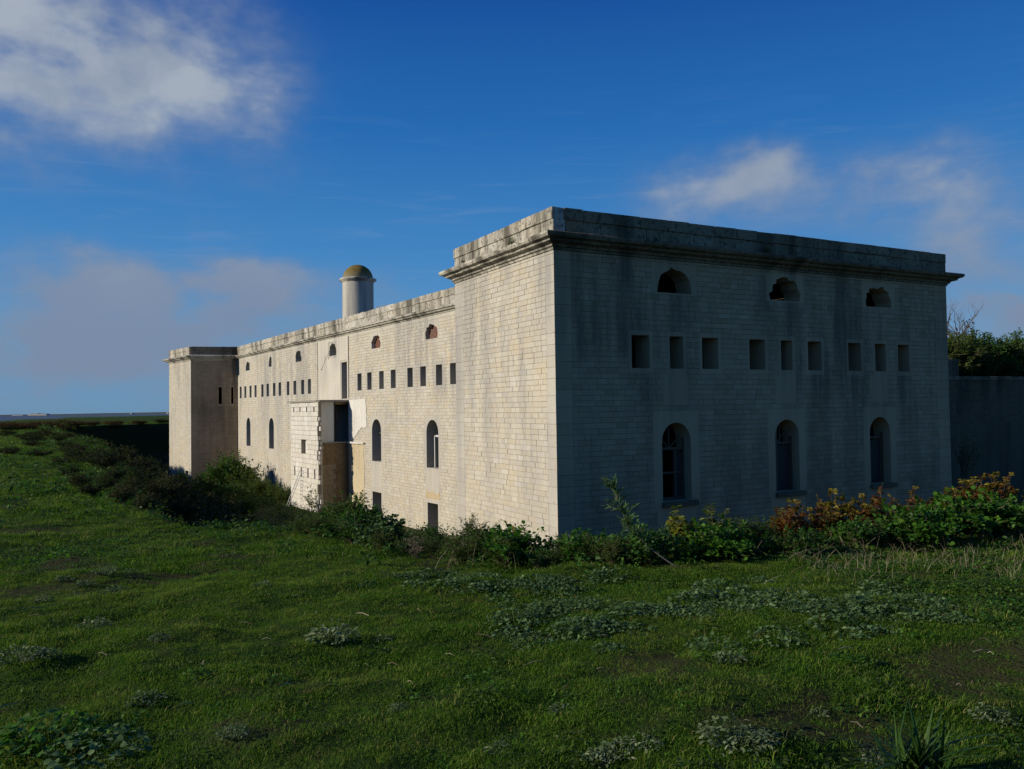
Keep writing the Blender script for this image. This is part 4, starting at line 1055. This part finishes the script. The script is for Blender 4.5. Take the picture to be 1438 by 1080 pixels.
# singled-out bushes
plant('yellow_shrub', shrub_mesh(201, .52, .20, 12, 7, 14, .075, .018, 'yellow', style='pinnate', upright=.9, tint_top=.3, stem_r=.006, bare=.6), px(950, 8.75), 8.75, 1.0, .4,
      'small bright yellow-green shrub below the first arched window', 'shrub')
plant('fading_shrub', shrub_mesh(202, .52, .28, 14, 8, 14, .075, .020, 'olive', style='pinnate', upright=.6, tint_top=.7, stem_r=.007, bare=.4), px(995, 8.8), 8.8, 1.0, 1.4,
      'feathery green shrub turning orange beside the yellow-green one', 'shrub')
def leaning_sprig():
    rg = random.Random(31); rng = np.random.default_rng(31); sm = MB(); P = []; D = []; T = []
    d = 8.35; b = Vector((0, 0, 0)); tip = Vector((px(862, d) - px(944, d), 0, .80))
    pts = [b + tip * q + Vector((-.10 * math.sin(q * 3.14), .05 * q, -.06 * math.sin(q * 3.14))) for q in [k / 8 for k in range(9)]]
    sm.tube(pts, [.010 * (1 - .75 * k / 8) for k in range(9)], 5)
    for k in range(44):
        q = .30 + .70 * (k + rg.random()) / 44; f = q * 8; i0 = min(7, int(f)); p = pts[i0].lerp(pts[i0 + 1], f - i0)
        td = (Vector((rg.gauss(-.35, .55), rg.gauss(0, .6), rg.gauss(.55, .35)))).normalized(); tl = rg.uniform(.08, .19) * (1.2 - .4 * q)
        e = p + td * tl; sm.tube([p, e], [.003, .0015], 3, cap=False)
        for j in range(15):
            r = (j + .5) / 15; P.append(tuple(p.lerp(e, r))); D.append(tuple((td * .9 + Vector((rg.gauss(0, .45), rg.gauss(0, .45), rg.gauss(.15, .3)))).normalized())); T.append(min(1, max(0, rg.gauss(.5, .2))))
    V, F = leaves_np(np.array(P), np.array(D), rng.uniform(.05, .085, len(P)), .014, rng, round_=.2)
    return leaf_mesh('foliage', V, F, L['mallow'], np.array(T)), np_mesh('stem', sm.v, sm.f, M['greybark'], sm.t)
plant('leaning_shrub', leaning_sprig(), px(944, 7.95), 7.95, 1.0, 0, 'lone narrow-leaved shrub leaning out over the ditch rim on a thin grey stem', 'shrub')
# brambles down the left side of the ditch
for (xp_, d, yt) in ((112, 17, 654), (130, 15.5, 660), (150, 17, 652), (165, 19, 646), (184, 16.5, 655), (200, 19, 640), (216, 17, 655), (232, 20, 650), (246, 17.5, 680), (172, 14.2, 692), (205, 13.6, 702), (236, 14.2, 708), (262, 14.5, 712), (140, 24, 634),
                      (120, 28, 628), (152, 30, 622), (128, 38, 614), (300, 12.6, 735), (335, 12.4, 742), (372, 12.0, 738), (410, 11.6, 742), (275, 12.4, 733), (96, 20, 645), (80, 24, 634), (186, 24, 640)):
    x = px(xp_, d); z0 = GRH(x, d); put('bramble', x, d, max(.35, EYE - (yt + 16 - (582.4 - .0143 * xp_)) * d / 1150 - z0), 1.15, 1.0 if z0 > -1 else .75, z0)
for k in range(34):                                   # low scrub scattered over the left turf and along the far rim
    d = 26 + 80 * rs.random() ** 1.1; i = rs.uniform(-2, 80 + 90 * min(1, d / 70)); x = px(i, d)
    if ditch_sd(np.array([x]), np.array([d]))[0] > -.3: continue
    put('bramble', x, d, rs.uniform(.18, .38) * (1 + d / 120), 1.1, 2.2)
for k in range(16):
    q = k / 15; i = 14.0 + 4.5 * q; i0 = int(i); a, b = DITCH[min(i0, len(DITCH) - 2)], DITCH[min(i0 + 1, len(DITCH) - 1)]; p = a + (b - a) * (i - i0)
    x, y = p[0] + rs.uniform(-.6, .6), p[1] + rs.uniform(-1, 1); put('bramble', x, y, rs.uniform(.25, .5) + max(0, -GRH(x, y)) * .8, 1.1, 1.6)
for k in range(40):
    q = (k + rs.random()) / 40; i = 13.3 + 3.6 * q; i0 = int(i); a, b = DITCH[i0], DITCH[i0 + 1]; p = a + (b - a) * (i - i0); t_ = (b - a) / np.linalg.norm(b - a); o_ = rs.uniform(.2, 3.8)
    x, y = p[0] + t_[1] * o_, p[1] - t_[0] * o_; z0 = GRH(x, y); put('bramble', x, y, rs.uniform(.3, .55) + max(0, -z0) * .42, 1.1, 1.3, z0)
RB = shrub_mesh(158, 1.0, 1.0, 26, 10, 9, .11, .07, 'rustleaf', upright=.15, stem_r=.01)
for k in range(24):
    q = k / 23; i = 17.6 + 3.2 * q; i0 = int(i); a, b = DITCH[i0], DITCH[min(i0 + 1, len(DITCH) - 1)]; p = a + (b - a) * (i - i0)
    x, y = p[0] + rs.uniform(-2.5, .8), p[1] + rs.uniform(-1.0, 3.0)
    plant('rusty_scrub', RB if k % 3 else rs.choice(KIND['bramble']), x, y, (1.5, 1.5, rs.uniform(.5, .95)), rs.uniform(0, 6), 'low rusty scrub on the ditch rim beyond the far wing' if k % 3 else 'low dark scrub on the ditch rim beyond the far wing', 'shrub', 'scrub on the rim beyond the far wing')
for (i, d) in ((14, 92), (28, 95), (40, 90), (56, 97), (20, 84)):
    plant('rusty_scrub', RB, px(i, d), d, (2.2, 1.6, .8), i, 'broad rusty patch of scrub out on the turf by the shore', 'shrub', 'rusty scrub by the shore')
# bushes on the ditch floor against the far wing and along the front
for (xp_, d, h, kd) in ((302, 79, 2.6, 'ditchbush'), (322, 80, 3.6, 'ditchbush'), (338, 79, 2.7, 'ditcholive'), (352, 77, 1.9, 'ditcholive'), (286, 77, 1.7, 'ditcholive'), (368, 75, 1.4, 'ditcholive'), (386, 71, 1.3, 'ditcholive'), (398, 69, 1.1, 'ditcholive'),
                        (316, 66, 2.0, 'ditchbush'), (300, 62, 1.6, 'ditcholive'), (345, 60, 1.4, 'ditchbush'), (270, 66, 1.8, 'ditchbush'), (330, 70, 1.5, 'ditcholive'), (255, 84, 1.6, 'ditchbush')):
    x = px(xp_, d); b = 2.5 if kd == 'ditchbush' else 1.5
    plant('ditch_bush', rs.choice(KIND[kd]), x, d, h / b, rs.uniform(0, 6.28), 'tall green bush on the ditch floor before the far wing' if kd == 'ditchbush' else 'low olive bush on the ditch floor along the foot of the fort', 'bush', 'green bushes on the ditch floor' if kd == 'ditchbush' else 'olive bushes on the ditch floor')
plant('sapling', shrub_mesh(211, 2.5, .7, 7, 8, 7, .13, .07, 'silver', upright=.6, stem_r=.02), px(438, 62.0), 62.0, 1.0, 0, 'thin pale-leaved sapling growing at the open corner of the block annex', 'sapling')
for (xp_, d, h) in ((545, 34, 1.6), (570, 33, 1.4), (630, 31, 1.5), (470, 45, 1.7), (500, 44, 1.6)):
    plant('ditch_bush', rs.choice(KIND['ditchbush']), px(xp_, d), d, h / 2.5, rs.uniform(0, 6.28), 'tall green bush on the ditch floor near the foot of the main front', 'bush', 'bushes below the main front')
# evergreens and twiggy shrubs on the bank behind the retaining wall
EV = [shrub_mesh(220 + k, 3.2, 2.0, 60, 20, 17, .16, .10, 'green', upright=-.1, stem_r=.04, bare=.03) for k in range(2)]
EVO = [shrub_mesh(224 + k, 3.2, 2.0, 60, 20, 17, .15, .09, 'olive', upright=-.1, stem_r=.04, bare=.03) for k in range(2)]
TW = shrub_mesh(230, 3.6, 1.6, 26, 11, 12, .14, .07, 'rustleaf', upright=.8, stem_r=.014, bare=.3)
for (u, d, h, me) in ((.3, -4.2, 2.9, EV[0]), (2.4, -5.6, 2.6, EV[1]), (3.9, -2.6, 3.1, EVO[0]), (6.0, -2.9, 3.0, EVO[1]), (8.5, -3.5, 3.2, EV[0]), (11.5, -3.2, 3.0, EVO[0]), (-2.5, -4.5, 2.6, EV[1]), (1.3, -2.9, 1.9, EVO[1]), (14.5, -3.4, 3.3, EV[1]), (18, -3.2, 3.0, EVO[1]), (.8, -7.5, 3.0, EV[1]), (4.5, -8, 3.2, EV[0]), (8, -8, 3.2, EV[1]), (11.5, -8, 3.2, EV[0]), (2.0, -2.2, 1.5, EV[0]), (5.0, -1.9, 1.5, EV[1]), (7.4, -1.9, 1.6, EV[0]), (10, -2, 1.6, EV[1])):
    c = CW(u, d, 0); ol = me in EVO
    plant('evergreen_bush', me, c[0], c[1], h / 3.0, rs.uniform(0, 6), ('dense olive-green bush on the bank ' if ol else 'dense dark green bush on the bank ') + ('behind the small pier' if u < 2.5 else ('right behind the wall coping' if d > -2.5 else ('at the back of the bank' if d < -7 else 'between the pier and the bare tree'))), 'bush', 'olive bushes on the bank' if ol else 'dark bushes on the bank', z=3.2)
for (u, d, h) in ((.5, -6.5, 3.9), (3.0, -7.4, 4.3), (5.2, -6.4, 4.9), (7.5, -7.0, 4.2), (10.5, -6.5, 4.7), (13.5, -7, 4.4)):
    c = CW(u, d, 0); plant('twiggy_shrub', TW, c[0], c[1], h / 3.5, rs.uniform(0, 6), 'thin reddish shrub rising behind the bushes on the bank', 'shrub', 'reddish shrubs on the bank', z=3.2)
plant('wall_creeper', shrub_mesh(240, 2.6, .9, 16, 9, 7, .10, .05, 'silver', upright=.4, stem_r=.015), px(1352, 43.5), 43.5, 1.0, 0, 'sparse pale-leaved creeper at the foot of the dark retaining wall', 'creeper', z=-2.4)
# bare tree beyond the bank
def bare_tree():
    rg = random.Random(3); mb = MB()
    def grow(p, d, l, r, lev):
        q = [p]; dd = d
        for k in range(4): dd = (dd + Vector((rg.gauss(0, .16), rg.gauss(0, .16), rg.gauss(.05, .1)))).normalized(); q.append(q[-1] + dd * l / 4)
        mb.tube(q, [r * (1 - .45 * k / 4) for k in range(5)], 5 if lev < 2 else 3, cap=False)
        if lev < 5:
            for k in range(3 if lev < 3 else 2):
                nd = (dd + Vector((rg.gauss(0, .65), rg.gauss(0, .65), rg.gauss(.1, .35)))).normalized(); grow(q[rg.choice((2, 3, 4))], nd, l * .72, r * .52, lev + 1)
    grow(Vector((0, 0, -.3)), Vector((-.05, 0, 1)), 3.0, .17, 0)
    return None, np_mesh('trunk', mb.v, mb.f, M['greybark'], mb.t)
c = CW(13.2, -7.5, 0)
plant('bare_tree', bare_tree(), c[0], c[1], 1.0, .5, 'leafless tree with fine grey twigs beyond the bushes on the bank', 'tree', z=3.2)
# weeds rooted on the cornice
WT = shrub_mesh(250, .34, .22, 14, 5, 6, .05, .018, 'olive', upright=.3, stem_r=.004, tint_top=.6)
for (Wf, u, d, s, lab) in ((W_lit, 2.6, .30, 1.0, 'yellowing weed tuft rooted on the cornice of the sunlit wing end'), (W_lit, 6.9, .42, .6, 'small green weed tuft at the inner end of the sunlit cornice'),
                           (W_shade, LS - 10.2, .28, 1.1, 'olive weed tuft rooted on the cornice of the shaded wing face'), (W_shade, LS - 4.4, .3, .7, 'small weed tuft on the shaded cornice near the corner')):
    p = Wf(u, d, 7.83); plant('cornice_weed', WT, p[0], p[1], s, u, lab, 'weed', z=7.83)

# ------------------------------------------------------------------ weeds in the turf
def rosette(seed, n, rad, ll, lw, mat, hgt, spread=1.0, rnd=True):
    rng = np.random.default_rng(seed); rg = random.Random(seed); P = []; D = []; T = []; sm = MB()
    for k in range(n):
        a = rg.uniform(0, 6.283); r = rad * math.sqrt(rg.random()) * spread; h = hgt * (1 - .6 * (r / rad) ** 2) * rg.uniform(.45, 1.1)
        p = Vector((r * math.cos(a), r * math.sin(a), h)); P.append(tuple(p))
        d = Vector((math.cos(a) + rg.gauss(0, .5), math.sin(a) + rg.gauss(0, .5), rg.gauss(.10, .25))).normalized(); D.append(tuple(d)); T.append(min(1, max(0, rg.gauss(.45, .24))))
        if k % 3 == 0: sm.tube([Vector((r * .35 * math.cos(a), r * .35 * math.sin(a), -.01)), p], [.0025, .0018], 3, cap=False)
    V, F = (round_leaves_np if rnd else leaves_np)(np.array(P), np.array(D), ll * rng.uniform(.5, 1.2, n), lw * rng.uniform(.6, 1.2, n), rng, fold=.3, droop=.2)
    return leaf_mesh('foliage', V, F, L[mat], np.array(T)), np_mesh('stem', sm.v, sm.f, L[mat], [.15] * len(sm.t))
MALLOW = [(-1.07, 7.6), (-0.8, 7.97), (-0.61, 7.34), (-0.43, 7.16), (-0.27, 7.15), (-0.16, 6.85), (-0.06, 7.39), (0.2, 7.58), (0.37, 7.57), (0.48, 7.21), (0.27, 7.17), (0.13, 6.59), (0.24, 6.52), (0.45, 6.81), (0.53, 6.57), (0.66, 6.56), (-0.0, 6.16), (-0.06, 5.84), (0.04, 5.78), (0.36, 5.76), (0.5, 5.9), (0.63, 5.93), (0.75, 5.98), (0.9, 6.14), (1.0, 6.13), (1.15, 6.25), (1.22, 6.18), (0.14, 5.57), (1.43, 6.45), (1.58, 6.62), (1.29, 6.09), (1.93, 6.35), (2.08, 6.41), (2.04, 6.07), (2.28, 5.98), (2.43, 6.01), (2.17, 5.57), (2.69, 5.82), (2.82, 5.76), (2.93, 5.7), (1.74, 5.43), (3.11, 6.2), (2.98, 6.76), (2.92, 6.54), (1.7, 6.86), (-0.56, 7.76), (-0.83, 7.24), (0.84, 6.22), (0.88, 5.79), (1.69, 6.17), (2.6, 6.12), (2.12, 5.91), (-0.22, 7.64), (0.69, 7.43), (0.91, 7.66), (2.13, 7.33), (2.99, 7.91), (3.5, 8.23)]
SILVER = [(-2.23, 7.27, 1.0), (-3.15, 6.15, 1.1), (-1.25, 5.64, 1.6), (-0.91, 5.71, 0.8), (-3.06, 5.1, 1.2), (-2.93, 5.13, 0.9), (1.25, 4.84, 1.0), (0.98, 3.75, 1.3), (1.09, 3.78, 1.1), (2.39, 4.16, 1.0), (0.23, 4.26, 0.7), (-2.02, 4.51, 0.9), (-4.28, 7.82, 0.9), (-3.94, 7.55, 1.0), (-3.96, 7.99, 1.0), (-3.58, 7.36, 1.0), (-3.89, 7.29, 0.8), (-3.96, 6.9, 0.8), (-3.86, 8.29, 0.7), (0.46, 3.76, 1.1), (0.58, 3.8, 1.0), (0.38, 3.7, 0.9), (-1.18, 5.72, 1.1), (1.61, 3.75, 0.8), (-2.42, 5.61, 0.5), (-0.09, 3.73, 0.6), (-0.61, 4.27, 0.5), (-1.32, 3.86, 0.5), (1.53, 4.19, 0.5)]
RM = [rosette(300 + k, (110, 80, 130, 60)[k], (.19, .15, .21, .13)[k], .027, .029, 'mallow', (.07, .055, .085, .05)[k]) for k in range(4)]
RS = [rosette(310 + k, (150, 100, 170, 80)[k], (.13, .10, .15, .10)[k], .029, .013, 'silver', (.10, .08, .12, .06)[k]) for k in range(4)]
MARKS = [(1.78, 3.56, 'beside the clump of sword-shaped leaves'), (-2.0, 3.9, 'near the wide bright green weed patch'), (1.5, 7.7, 'at the foot of the leaning narrow-leaved shrub'), (-1.1, 5.55, 'round the largest silvery weed tuft'),
         (3.6, 7.4, 'among the pale dry stalks'), (4.6, 8.0, 'among the pale dry stalks'), (2.8, 7.3, 'at the edge of the dry stalks'), (-.6, 7.7, 'before the bushes below the main front'), (.3, 7.3, 'before the bushes below the sunlit wing end'),
         (.3, 6.2, 'in open turf facing the sunlit wing end'), (1.3, 6.3, 'in open turf facing the corner of the wing'), (2.4, 6.2, 'in open turf facing the shaded face'), (3.4, 6.0, 'in open turf short of the dry stalks'), (-3.8, 7.5, 'in open turf facing the far wing'), (-2.8, 5.6, 'in open turf facing the block annex'),
         (.3, 4.2, 'in bare open turf away from other weeds'), (1.2, 3.9, 'in short turf by the sword-leaved clump'), (2.4, 4.4, 'in thin turf beyond the sword-leaved clump')]
def spot(x, y): return min(MARKS, key=lambda m: (m[0] - x) ** 2 + (m[1] - y) ** 2)[2]
def turf_weed(name, me, x, y, sc, kind):
    size = 'small' if sc < .72 else ('broad' if sc > 1.05 else 'middling')
    w = spot(x, y); plant(name, me, x, y, sc, rs.uniform(0, 6.28), f'{size} {kind} {w}', 'weed', f'{kind} set {w}')
for (x, y) in MALLOW: turf_weed('mallow_plant', rs.choice(RM), x + rs.uniform(-.03, .03), y + rs.uniform(-.03, .03), rs.uniform(.75, 1.25), 'grey-green mallow plant')
for k in range(46):
    x, y = MALLOW[rs.randrange(len(MALLOW))]; turf_weed('mallow_plant', rs.choice(RM), x + rs.gauss(0, .22), y + rs.gauss(0, .22), rs.uniform(.5, .9), 'grey-green mallow plant')
for (x, y, sc) in SILVER: turf_weed('silver_weed', rs.choice(RS), x, y, sc * rs.uniform(.75, 1.0), 'silvery-leaved weed tuft')
plant('broad_weed', rosette(330, 190, .28, .040, .040, 'bright', .13), -2.25, 3.95, 1.0, 0, 'wide bright green round-leaved weed patch at the edge of the turf', 'weed')
plant('broad_weed', rosette(331, 120, .22, .036, .036, 'mallow', .10), -1.92, 3.80, 1.0, 1, 'dull green round-leaved weed next to the bright green weed patch', 'weed')
def sword_plant():
    rg = random.Random(8); mb = MB()
    for k in range(80):
        a = rg.uniform(0, 6.283); ln = rg.uniform(.20, .42); lean = rg.uniform(.1, 1.25); w = rg.uniform(.005, .011)
        b = Vector((rg.gauss(0, .045), rg.gauss(0, .045), -.01)); out = Vector((math.cos(a), math.sin(a), 0)); sd = Vector((-math.sin(a + rg.gauss(0, .4)), math.cos(a), 0)).normalized()
        vs = []; n = 6
        for i in range(n + 1):
            q = i / n; c = b + out * ln * lean * q ** 1.5 + Vector((0, 0, ln * (q - .28 * lean * q * q * 1.6))); ww = w * (1 - q ** 3) * (.75 + .5 * math.sin(q * 2.5))
            vs += [c - sd * ww + out * ww * .25, c, c + sd * ww + out * ww * .25]
        fs = []
        for i in range(n): fs += [[3 * i, 3 * i + 1, 3 * i + 4, 3 * i + 3], [3 * i + 1, 3 * i + 2, 3 * i + 5, 3 * i + 4]]
        mb.add(vs, fs, min(1, max(0, rg.gauss(.4, .25))))
    return np_mesh('foliage', mb.v, mb.f, L['iris'], mb.t), None
plant('sword_plant', sword_plant(), 1.71, 3.52, 1.0, .3, 'clump of long sword-shaped dark green leaves in the turf', 'plant')

# ------------------------------------------------------------------ grass, ground cover and dry stalks (uncountable)
def tuft(seed, n, h, w, spread, mat, lean=.5, tint=(.45, .18)):
    rng = np.random.default_rng(seed)
    b = np.stack([rng.normal(0, spread, n), rng.normal(0, spread, n), np.full(n, -.006)], 1)
    a = rng.uniform(0, 6.283, n); l = h * rng.uniform(.45, 1.15, n); ln = lean * rng.uniform(.1, 1.3, n)
    out = np.stack([np.cos(a), np.sin(a), np.zeros(n)], 1); sd = np.stack([-np.sin(a + .6), np.cos(a + .6), np.zeros(n)], 1) * (w / 2)
    m = b + out * (l * ln * .35)[:, None] + np.array([0, 0, 1.]) * (l * .6)[:, None]
    t = b + out * (l * ln)[:, None] + np.array([0, 0, 1.]) * (l * (1 - .3 * ln))[:, None]
    V = np.stack([b - sd, b + sd, m + sd * .8, t, m - sd * .8], 1).reshape(-1, 3)
    F = (np.arange(n) * 5)[:, None] + np.array([[0, 1, 2, 3, 4]])
    return np_mesh('tuft', V, F, L[mat], np.clip(rng.normal(tint[0], tint[1], n), 0, 1))
def herb(seed, n, rad, ll, lw, mat, hgt):
    f, s = rosette(seed, n, rad, ll, lw, mat, hgt); return f
tcol = bpy.data.collections.new('turf_sources')
def src(me):
    o = bpy.data.objects.new('turf_source_%02d' % len(tcol.objects), me); tcol.objects.link(o)
TUFTS = [tuft(400, 70, .030, .0032, .05, 'grass', .8), tuft(401, 70, .026, .0030, .055, 'grass', 1.1), tuft(402, 60, .036, .0032, .05, 'grass', .9, (.62, .2)), tuft(403, 70, .028, .0030, .055, 'grass', 1.2, (.28, .15)),
         tuft(404, 34, .075, .0032, .045, 'grass', .9, (.62, .25)), tuft(405, 34, .045, .0026, .05, 'grass', 1.6, (.88, .12)), herb(406, 26, .07, .020, .017, 'green', .025), herb(407, 26, .08, .024, .018, 'bright', .035), herb(408, 22, .09, .03, .014, 'olive', .05),
         herb(409, 34, .13, .05, .028, 'green', .14), herb(410, 34, .13, .05, .022, 'olive', .16)]
for me in TUFTS: src(me)
def scatter(name, pts, rot, scl, idx, label, cat):
    me = bpy.data.meshes.new(name); me.vertices.add(len(pts)); me.vertices.foreach_set('co', np.asarray(pts, np.float32).ravel())
    me.attributes.new('rot', 'FLOAT_VECTOR', 'POINT').data.foreach_set('vector', np.asarray(rot, np.float32).ravel())
    me.attributes.new('scl', 'FLOAT', 'POINT').data.foreach_set('value', np.asarray(scl, np.float32))
    me.attributes.new('idx', 'INT', 'POINT').data.foreach_set('value', np.asarray(idx, np.int32))
    o = bpy.data.objects.new(name, me); link(o)
    ng = bpy.data.node_groups.new(name + '_scatter', 'GeometryNodeTree')
    ng.interface.new_socket('Geometry', in_out='INPUT', socket_type='NodeSocketGeometry'); ng.interface.new_socket('Geometry', in_out='OUTPUT', socket_type='NodeSocketGeometry')
    gi = ng.nodes.new('NodeGroupInput'); go = ng.nodes.new('NodeGroupOutput'); ip = ng.nodes.new('GeometryNodeInstanceOnPoints')
    ci = ng.nodes.new('GeometryNodeCollectionInfo'); ci.inputs['Collection'].default_value = tcol; ci.inputs['Separate Children'].default_value = True; ci.inputs['Reset Children'].default_value = True
    def attr(nm, ty):
        n = ng.nodes.new('GeometryNodeInputNamedAttribute'); n.data_type = ty; n.inputs['Name'].default_value = nm; return n.outputs['Attribute']
    ng.links.new(gi.outputs[0], ip.inputs['Points']); ng.links.new(ci.outputs[0], ip.inputs['Instance']); ip.inputs['Pick Instance'].default_value = True
    ng.links.new(attr('idx', 'INT'), ip.inputs['Instance Index']); ng.links.new(attr('rot', 'FLOAT_VECTOR'), ip.inputs['Rotation']); ng.links.new(attr('scl', 'FLOAT'), ip.inputs['Scale'])
    ng.links.new(ip.outputs[0], go.inputs[0])
    md = o.modifiers.new('scatter', 'NODES'); md.node_group = ng
    tag(o, label, cat, kind='stuff'); return o
def sector(n, d0, d1, a0, a1, power=2.0):
    u = RNG.random(n); d = (d0 ** power + u * (d1 ** power - d0 ** power)) ** (1 / power)
    a = np.radians(RNG.uniform(a0, a1, n)); x = d * np.sin(a); y = d * np.cos(a)
    return x, y, d
parts = [(*sector(21000, 2.6, 9.5, -42, 42), 1.0), (*sector(9000, 9.0, 16, -42, 42), 1.5), (*sector(15000, 15, 48, -42, -14, 1.6), 2.4), (*sector(9000, 45, 180, -42, -17, 1.2), 5.0)]
X = np.concatenate([p[0] for p in parts]); Y = np.concatenate([p[1] for p in parts]); S = np.concatenate([np.full(len(p[0]), p[3]) for p in parts])
sd = ditch_sd(X, Y); keep = sd < .3; X, Y, S, sd = X[keep], Y[keep], S[keep], sd[keep]
n = len(X); Zg = height(X, Y)
patch = fbm(X / .9, Y / .9, 50, 4); patch2 = fbm(X / 2.4, Y / 2.4, 60, 3); rough = np.clip((X - 1.2) / 1.8, 0, 1) * np.clip((6.5 - Y) / 2, 0, 1)
r = RNG.random(n)
idx = np.where(r < .4, 0, np.where(r < .7, 1, np.where(r < .85, 2, 3)))
idx = np.where((patch > .12) & (RNG.random(n) < .5), 3, idx); idx = np.where((patch < -.18) & (RNG.random(n) < .5), 2, idx)
idx = np.where((patch2 + rough * .5 > .22) & (RNG.random(n) < .55), RNG.choice([6, 7, 8], n), idx)
idx = np.where(RNG.random(n) < .07, RNG.choice([6, 7, 8, 8], n), idx)
tall = fbm(X / .55, Y / .55, 120, 3); idx = np.where(RNG.random(n) < np.where(tall > .25, .22, .015), 4, idx)
dry = fbm(X / 1.0, Y / 1.0, 130, 3); idx = np.where(RNG.random(n) < np.where(dry + .25 * rough > .2, .22, .02), 5, idx)
scl = S * RNG.uniform(.5, 1.2, n) * (.9 + .55 * np.clip(patch, -1, 1))
# bare, trodden patches
bare = (fbm(X / .8, Y / .8, 77, 3) + .3 * rough > .30) & (RNG.random(n) < .7); sel = ~bare
rot = np.stack([RNG.normal(0, .08, n), RNG.normal(0, .08, n), RNG.uniform(0, 6.283, n)], 1)
scatter('turf_grass', np.stack([X, Y, Zg], 1)[sel], rot[sel], scl[sel], idx[sel], 'short uneven green turf covering the ground before the fort', 'grass')
# taller ground cover near the rim and over the rough ground on the left
X1, Y1, _ = sector(5000, 6.5, 16, -42, 42); X2, Y2, _ = sector(5000, 13, 60, -42, -14, 1.5)
X = np.concatenate([X1, X2]); Y = np.concatenate([Y1, Y2]); sd = ditch_sd(X, Y); S = np.concatenate([np.full(5000, .75), np.full(5000, 1.25)])
rim = np.clip(1 + sd / np.where(np.arange(10000) < 5000, 1.5, 7.0), 0, 1) * (sd < 1.6)
keep = RNG.random(10000) < rim ** 1.5 * (.25 + .75 * (fbm(X / 1.7, Y / 1.7, 90, 3) > -.12)); X, Y, S = X[keep], Y[keep], S[keep]; n = len(X)
scatter('ground_cover', np.stack([X, Y, height(X, Y)], 1), np.stack([RNG.normal(0, .15, n), RNG.normal(0, .15, n), RNG.uniform(0, 6.283, n)], 1), S * RNG.uniform(.6, 1.5, n), RNG.choice([9, 10, 9, 7, 4], n), 'low tangled weeds along the edge of the ditch', 'weeds')
# growth on the ditch floor and slopes
X = RNG.uniform(-56, 6, 26000); Y = RNG.uniform(10, 112, 26000); sd = ditch_sd(X, Y); hh = height(X, Y)
fx = np.asarray(X); infort = ((fx - PA.x) * .8436 + (Y - PA.y) * .537 > -.25) | ((fx - PFO.x) * .63 + (Y - PFO.y) * .77 > 0)
keep = (sd > .2) & ~infort & (RNG.random(26000) < np.where(hh > -5.5, .95, .30 + .35 * (fbm(X / 4, Y / 4, 95, 3) > 0))); X, Y, hh = X[keep], Y[keep], hh[keep]; n = len(X)
scatter('ditch_growth', np.stack([X, Y, hh], 1), np.stack([RNG.normal(0, .2, n), RNG.normal(0, .2, n), RNG.uniform(0, 6.283, n)], 1), RNG.uniform(.6, 1.5, n) * np.clip(np.hypot(X, Y) / 24, .55, 3.0), RNG.choice([9, 10, 4, 10], n), 'rank weeds covering the slopes and floor of the dry ditch', 'weeds')
def dry_stalks():
    rg = random.Random(12); mb = MB()
    def stalk(x, y, l, lean, az, r):
        z = GRH(x, y); p = Vector((x, y, z - .01)); o = Vector((math.cos(az), math.sin(az), 0)); pts = [p + o * l * lean * q ** 1.3 + Vector((0, 0, l * q * (1 - .35 * lean * q))) for q in (0, .35, .7, 1)]
        mb.tube(pts, [r, r * .85, r * .65, r * .35], 3, rg.random(), cap=False)
        if rg.random() < .5:
            a2 = az + rg.gauss(0, 1); mb.tube([pts[2], pts[2] + Vector((math.cos(a2), math.sin(a2), .8)) * l * .28], [r * .5, r * .25], 3, rg.random(), cap=False)
    for k in range(560):
        xp_ = rg.uniform(1130, 1520); d = rg.uniform(7.0, 9.3); stalk(px(xp_, d) + rg.gauss(0, .05), d, rg.uniform(.06, .22) * rg.uniform(.6, 1.2), rg.uniform(.1, 1.0), rg.uniform(0, 6.28), rg.uniform(.0011, .0021))
    for k in range(14):
        d = rg.uniform(7.1, 8.1); stalk(px(rg.uniform(1060, 1190), d), d, rg.uniform(.15, .34), rg.uniform(.9, 1.6), rg.uniform(-.5, .8) + rg.choice((0, 3.1)), .002)
    for k in range(60):
        d = rg.uniform(8.2, 9.0); stalk(px(rg.uniform(600, 1080), d), d, rg.uniform(.12, .34), rg.uniform(.1, .7), rg.uniform(0, 6.28), .0022)
    for k in range(90):                                    # straws lying in the turf
        d = rg.uniform(3.4, 8.5); x = px(rg.uniform(-40, 1480), d); a = rg.uniform(0, 6.28); l = rg.uniform(.04, .20) * rg.uniform(.5, 1); z = GRH(x, d) + .02
        e = Vector((math.cos(a), math.sin(a), 0)) * l; mb.tube([Vector((x, d, z)), Vector((x, d, z + .012)) + e * .5, Vector((x, d, z)) + e], [.0022, .0024, .0014], 3, rg.random(), cap=False)
    o = mb.build('dry_stalks', L['straw']); tag(o, 'pale dry stalks and straws standing and lying in the turf', 'dry stalks', kind='stuff')
dry_stalks()
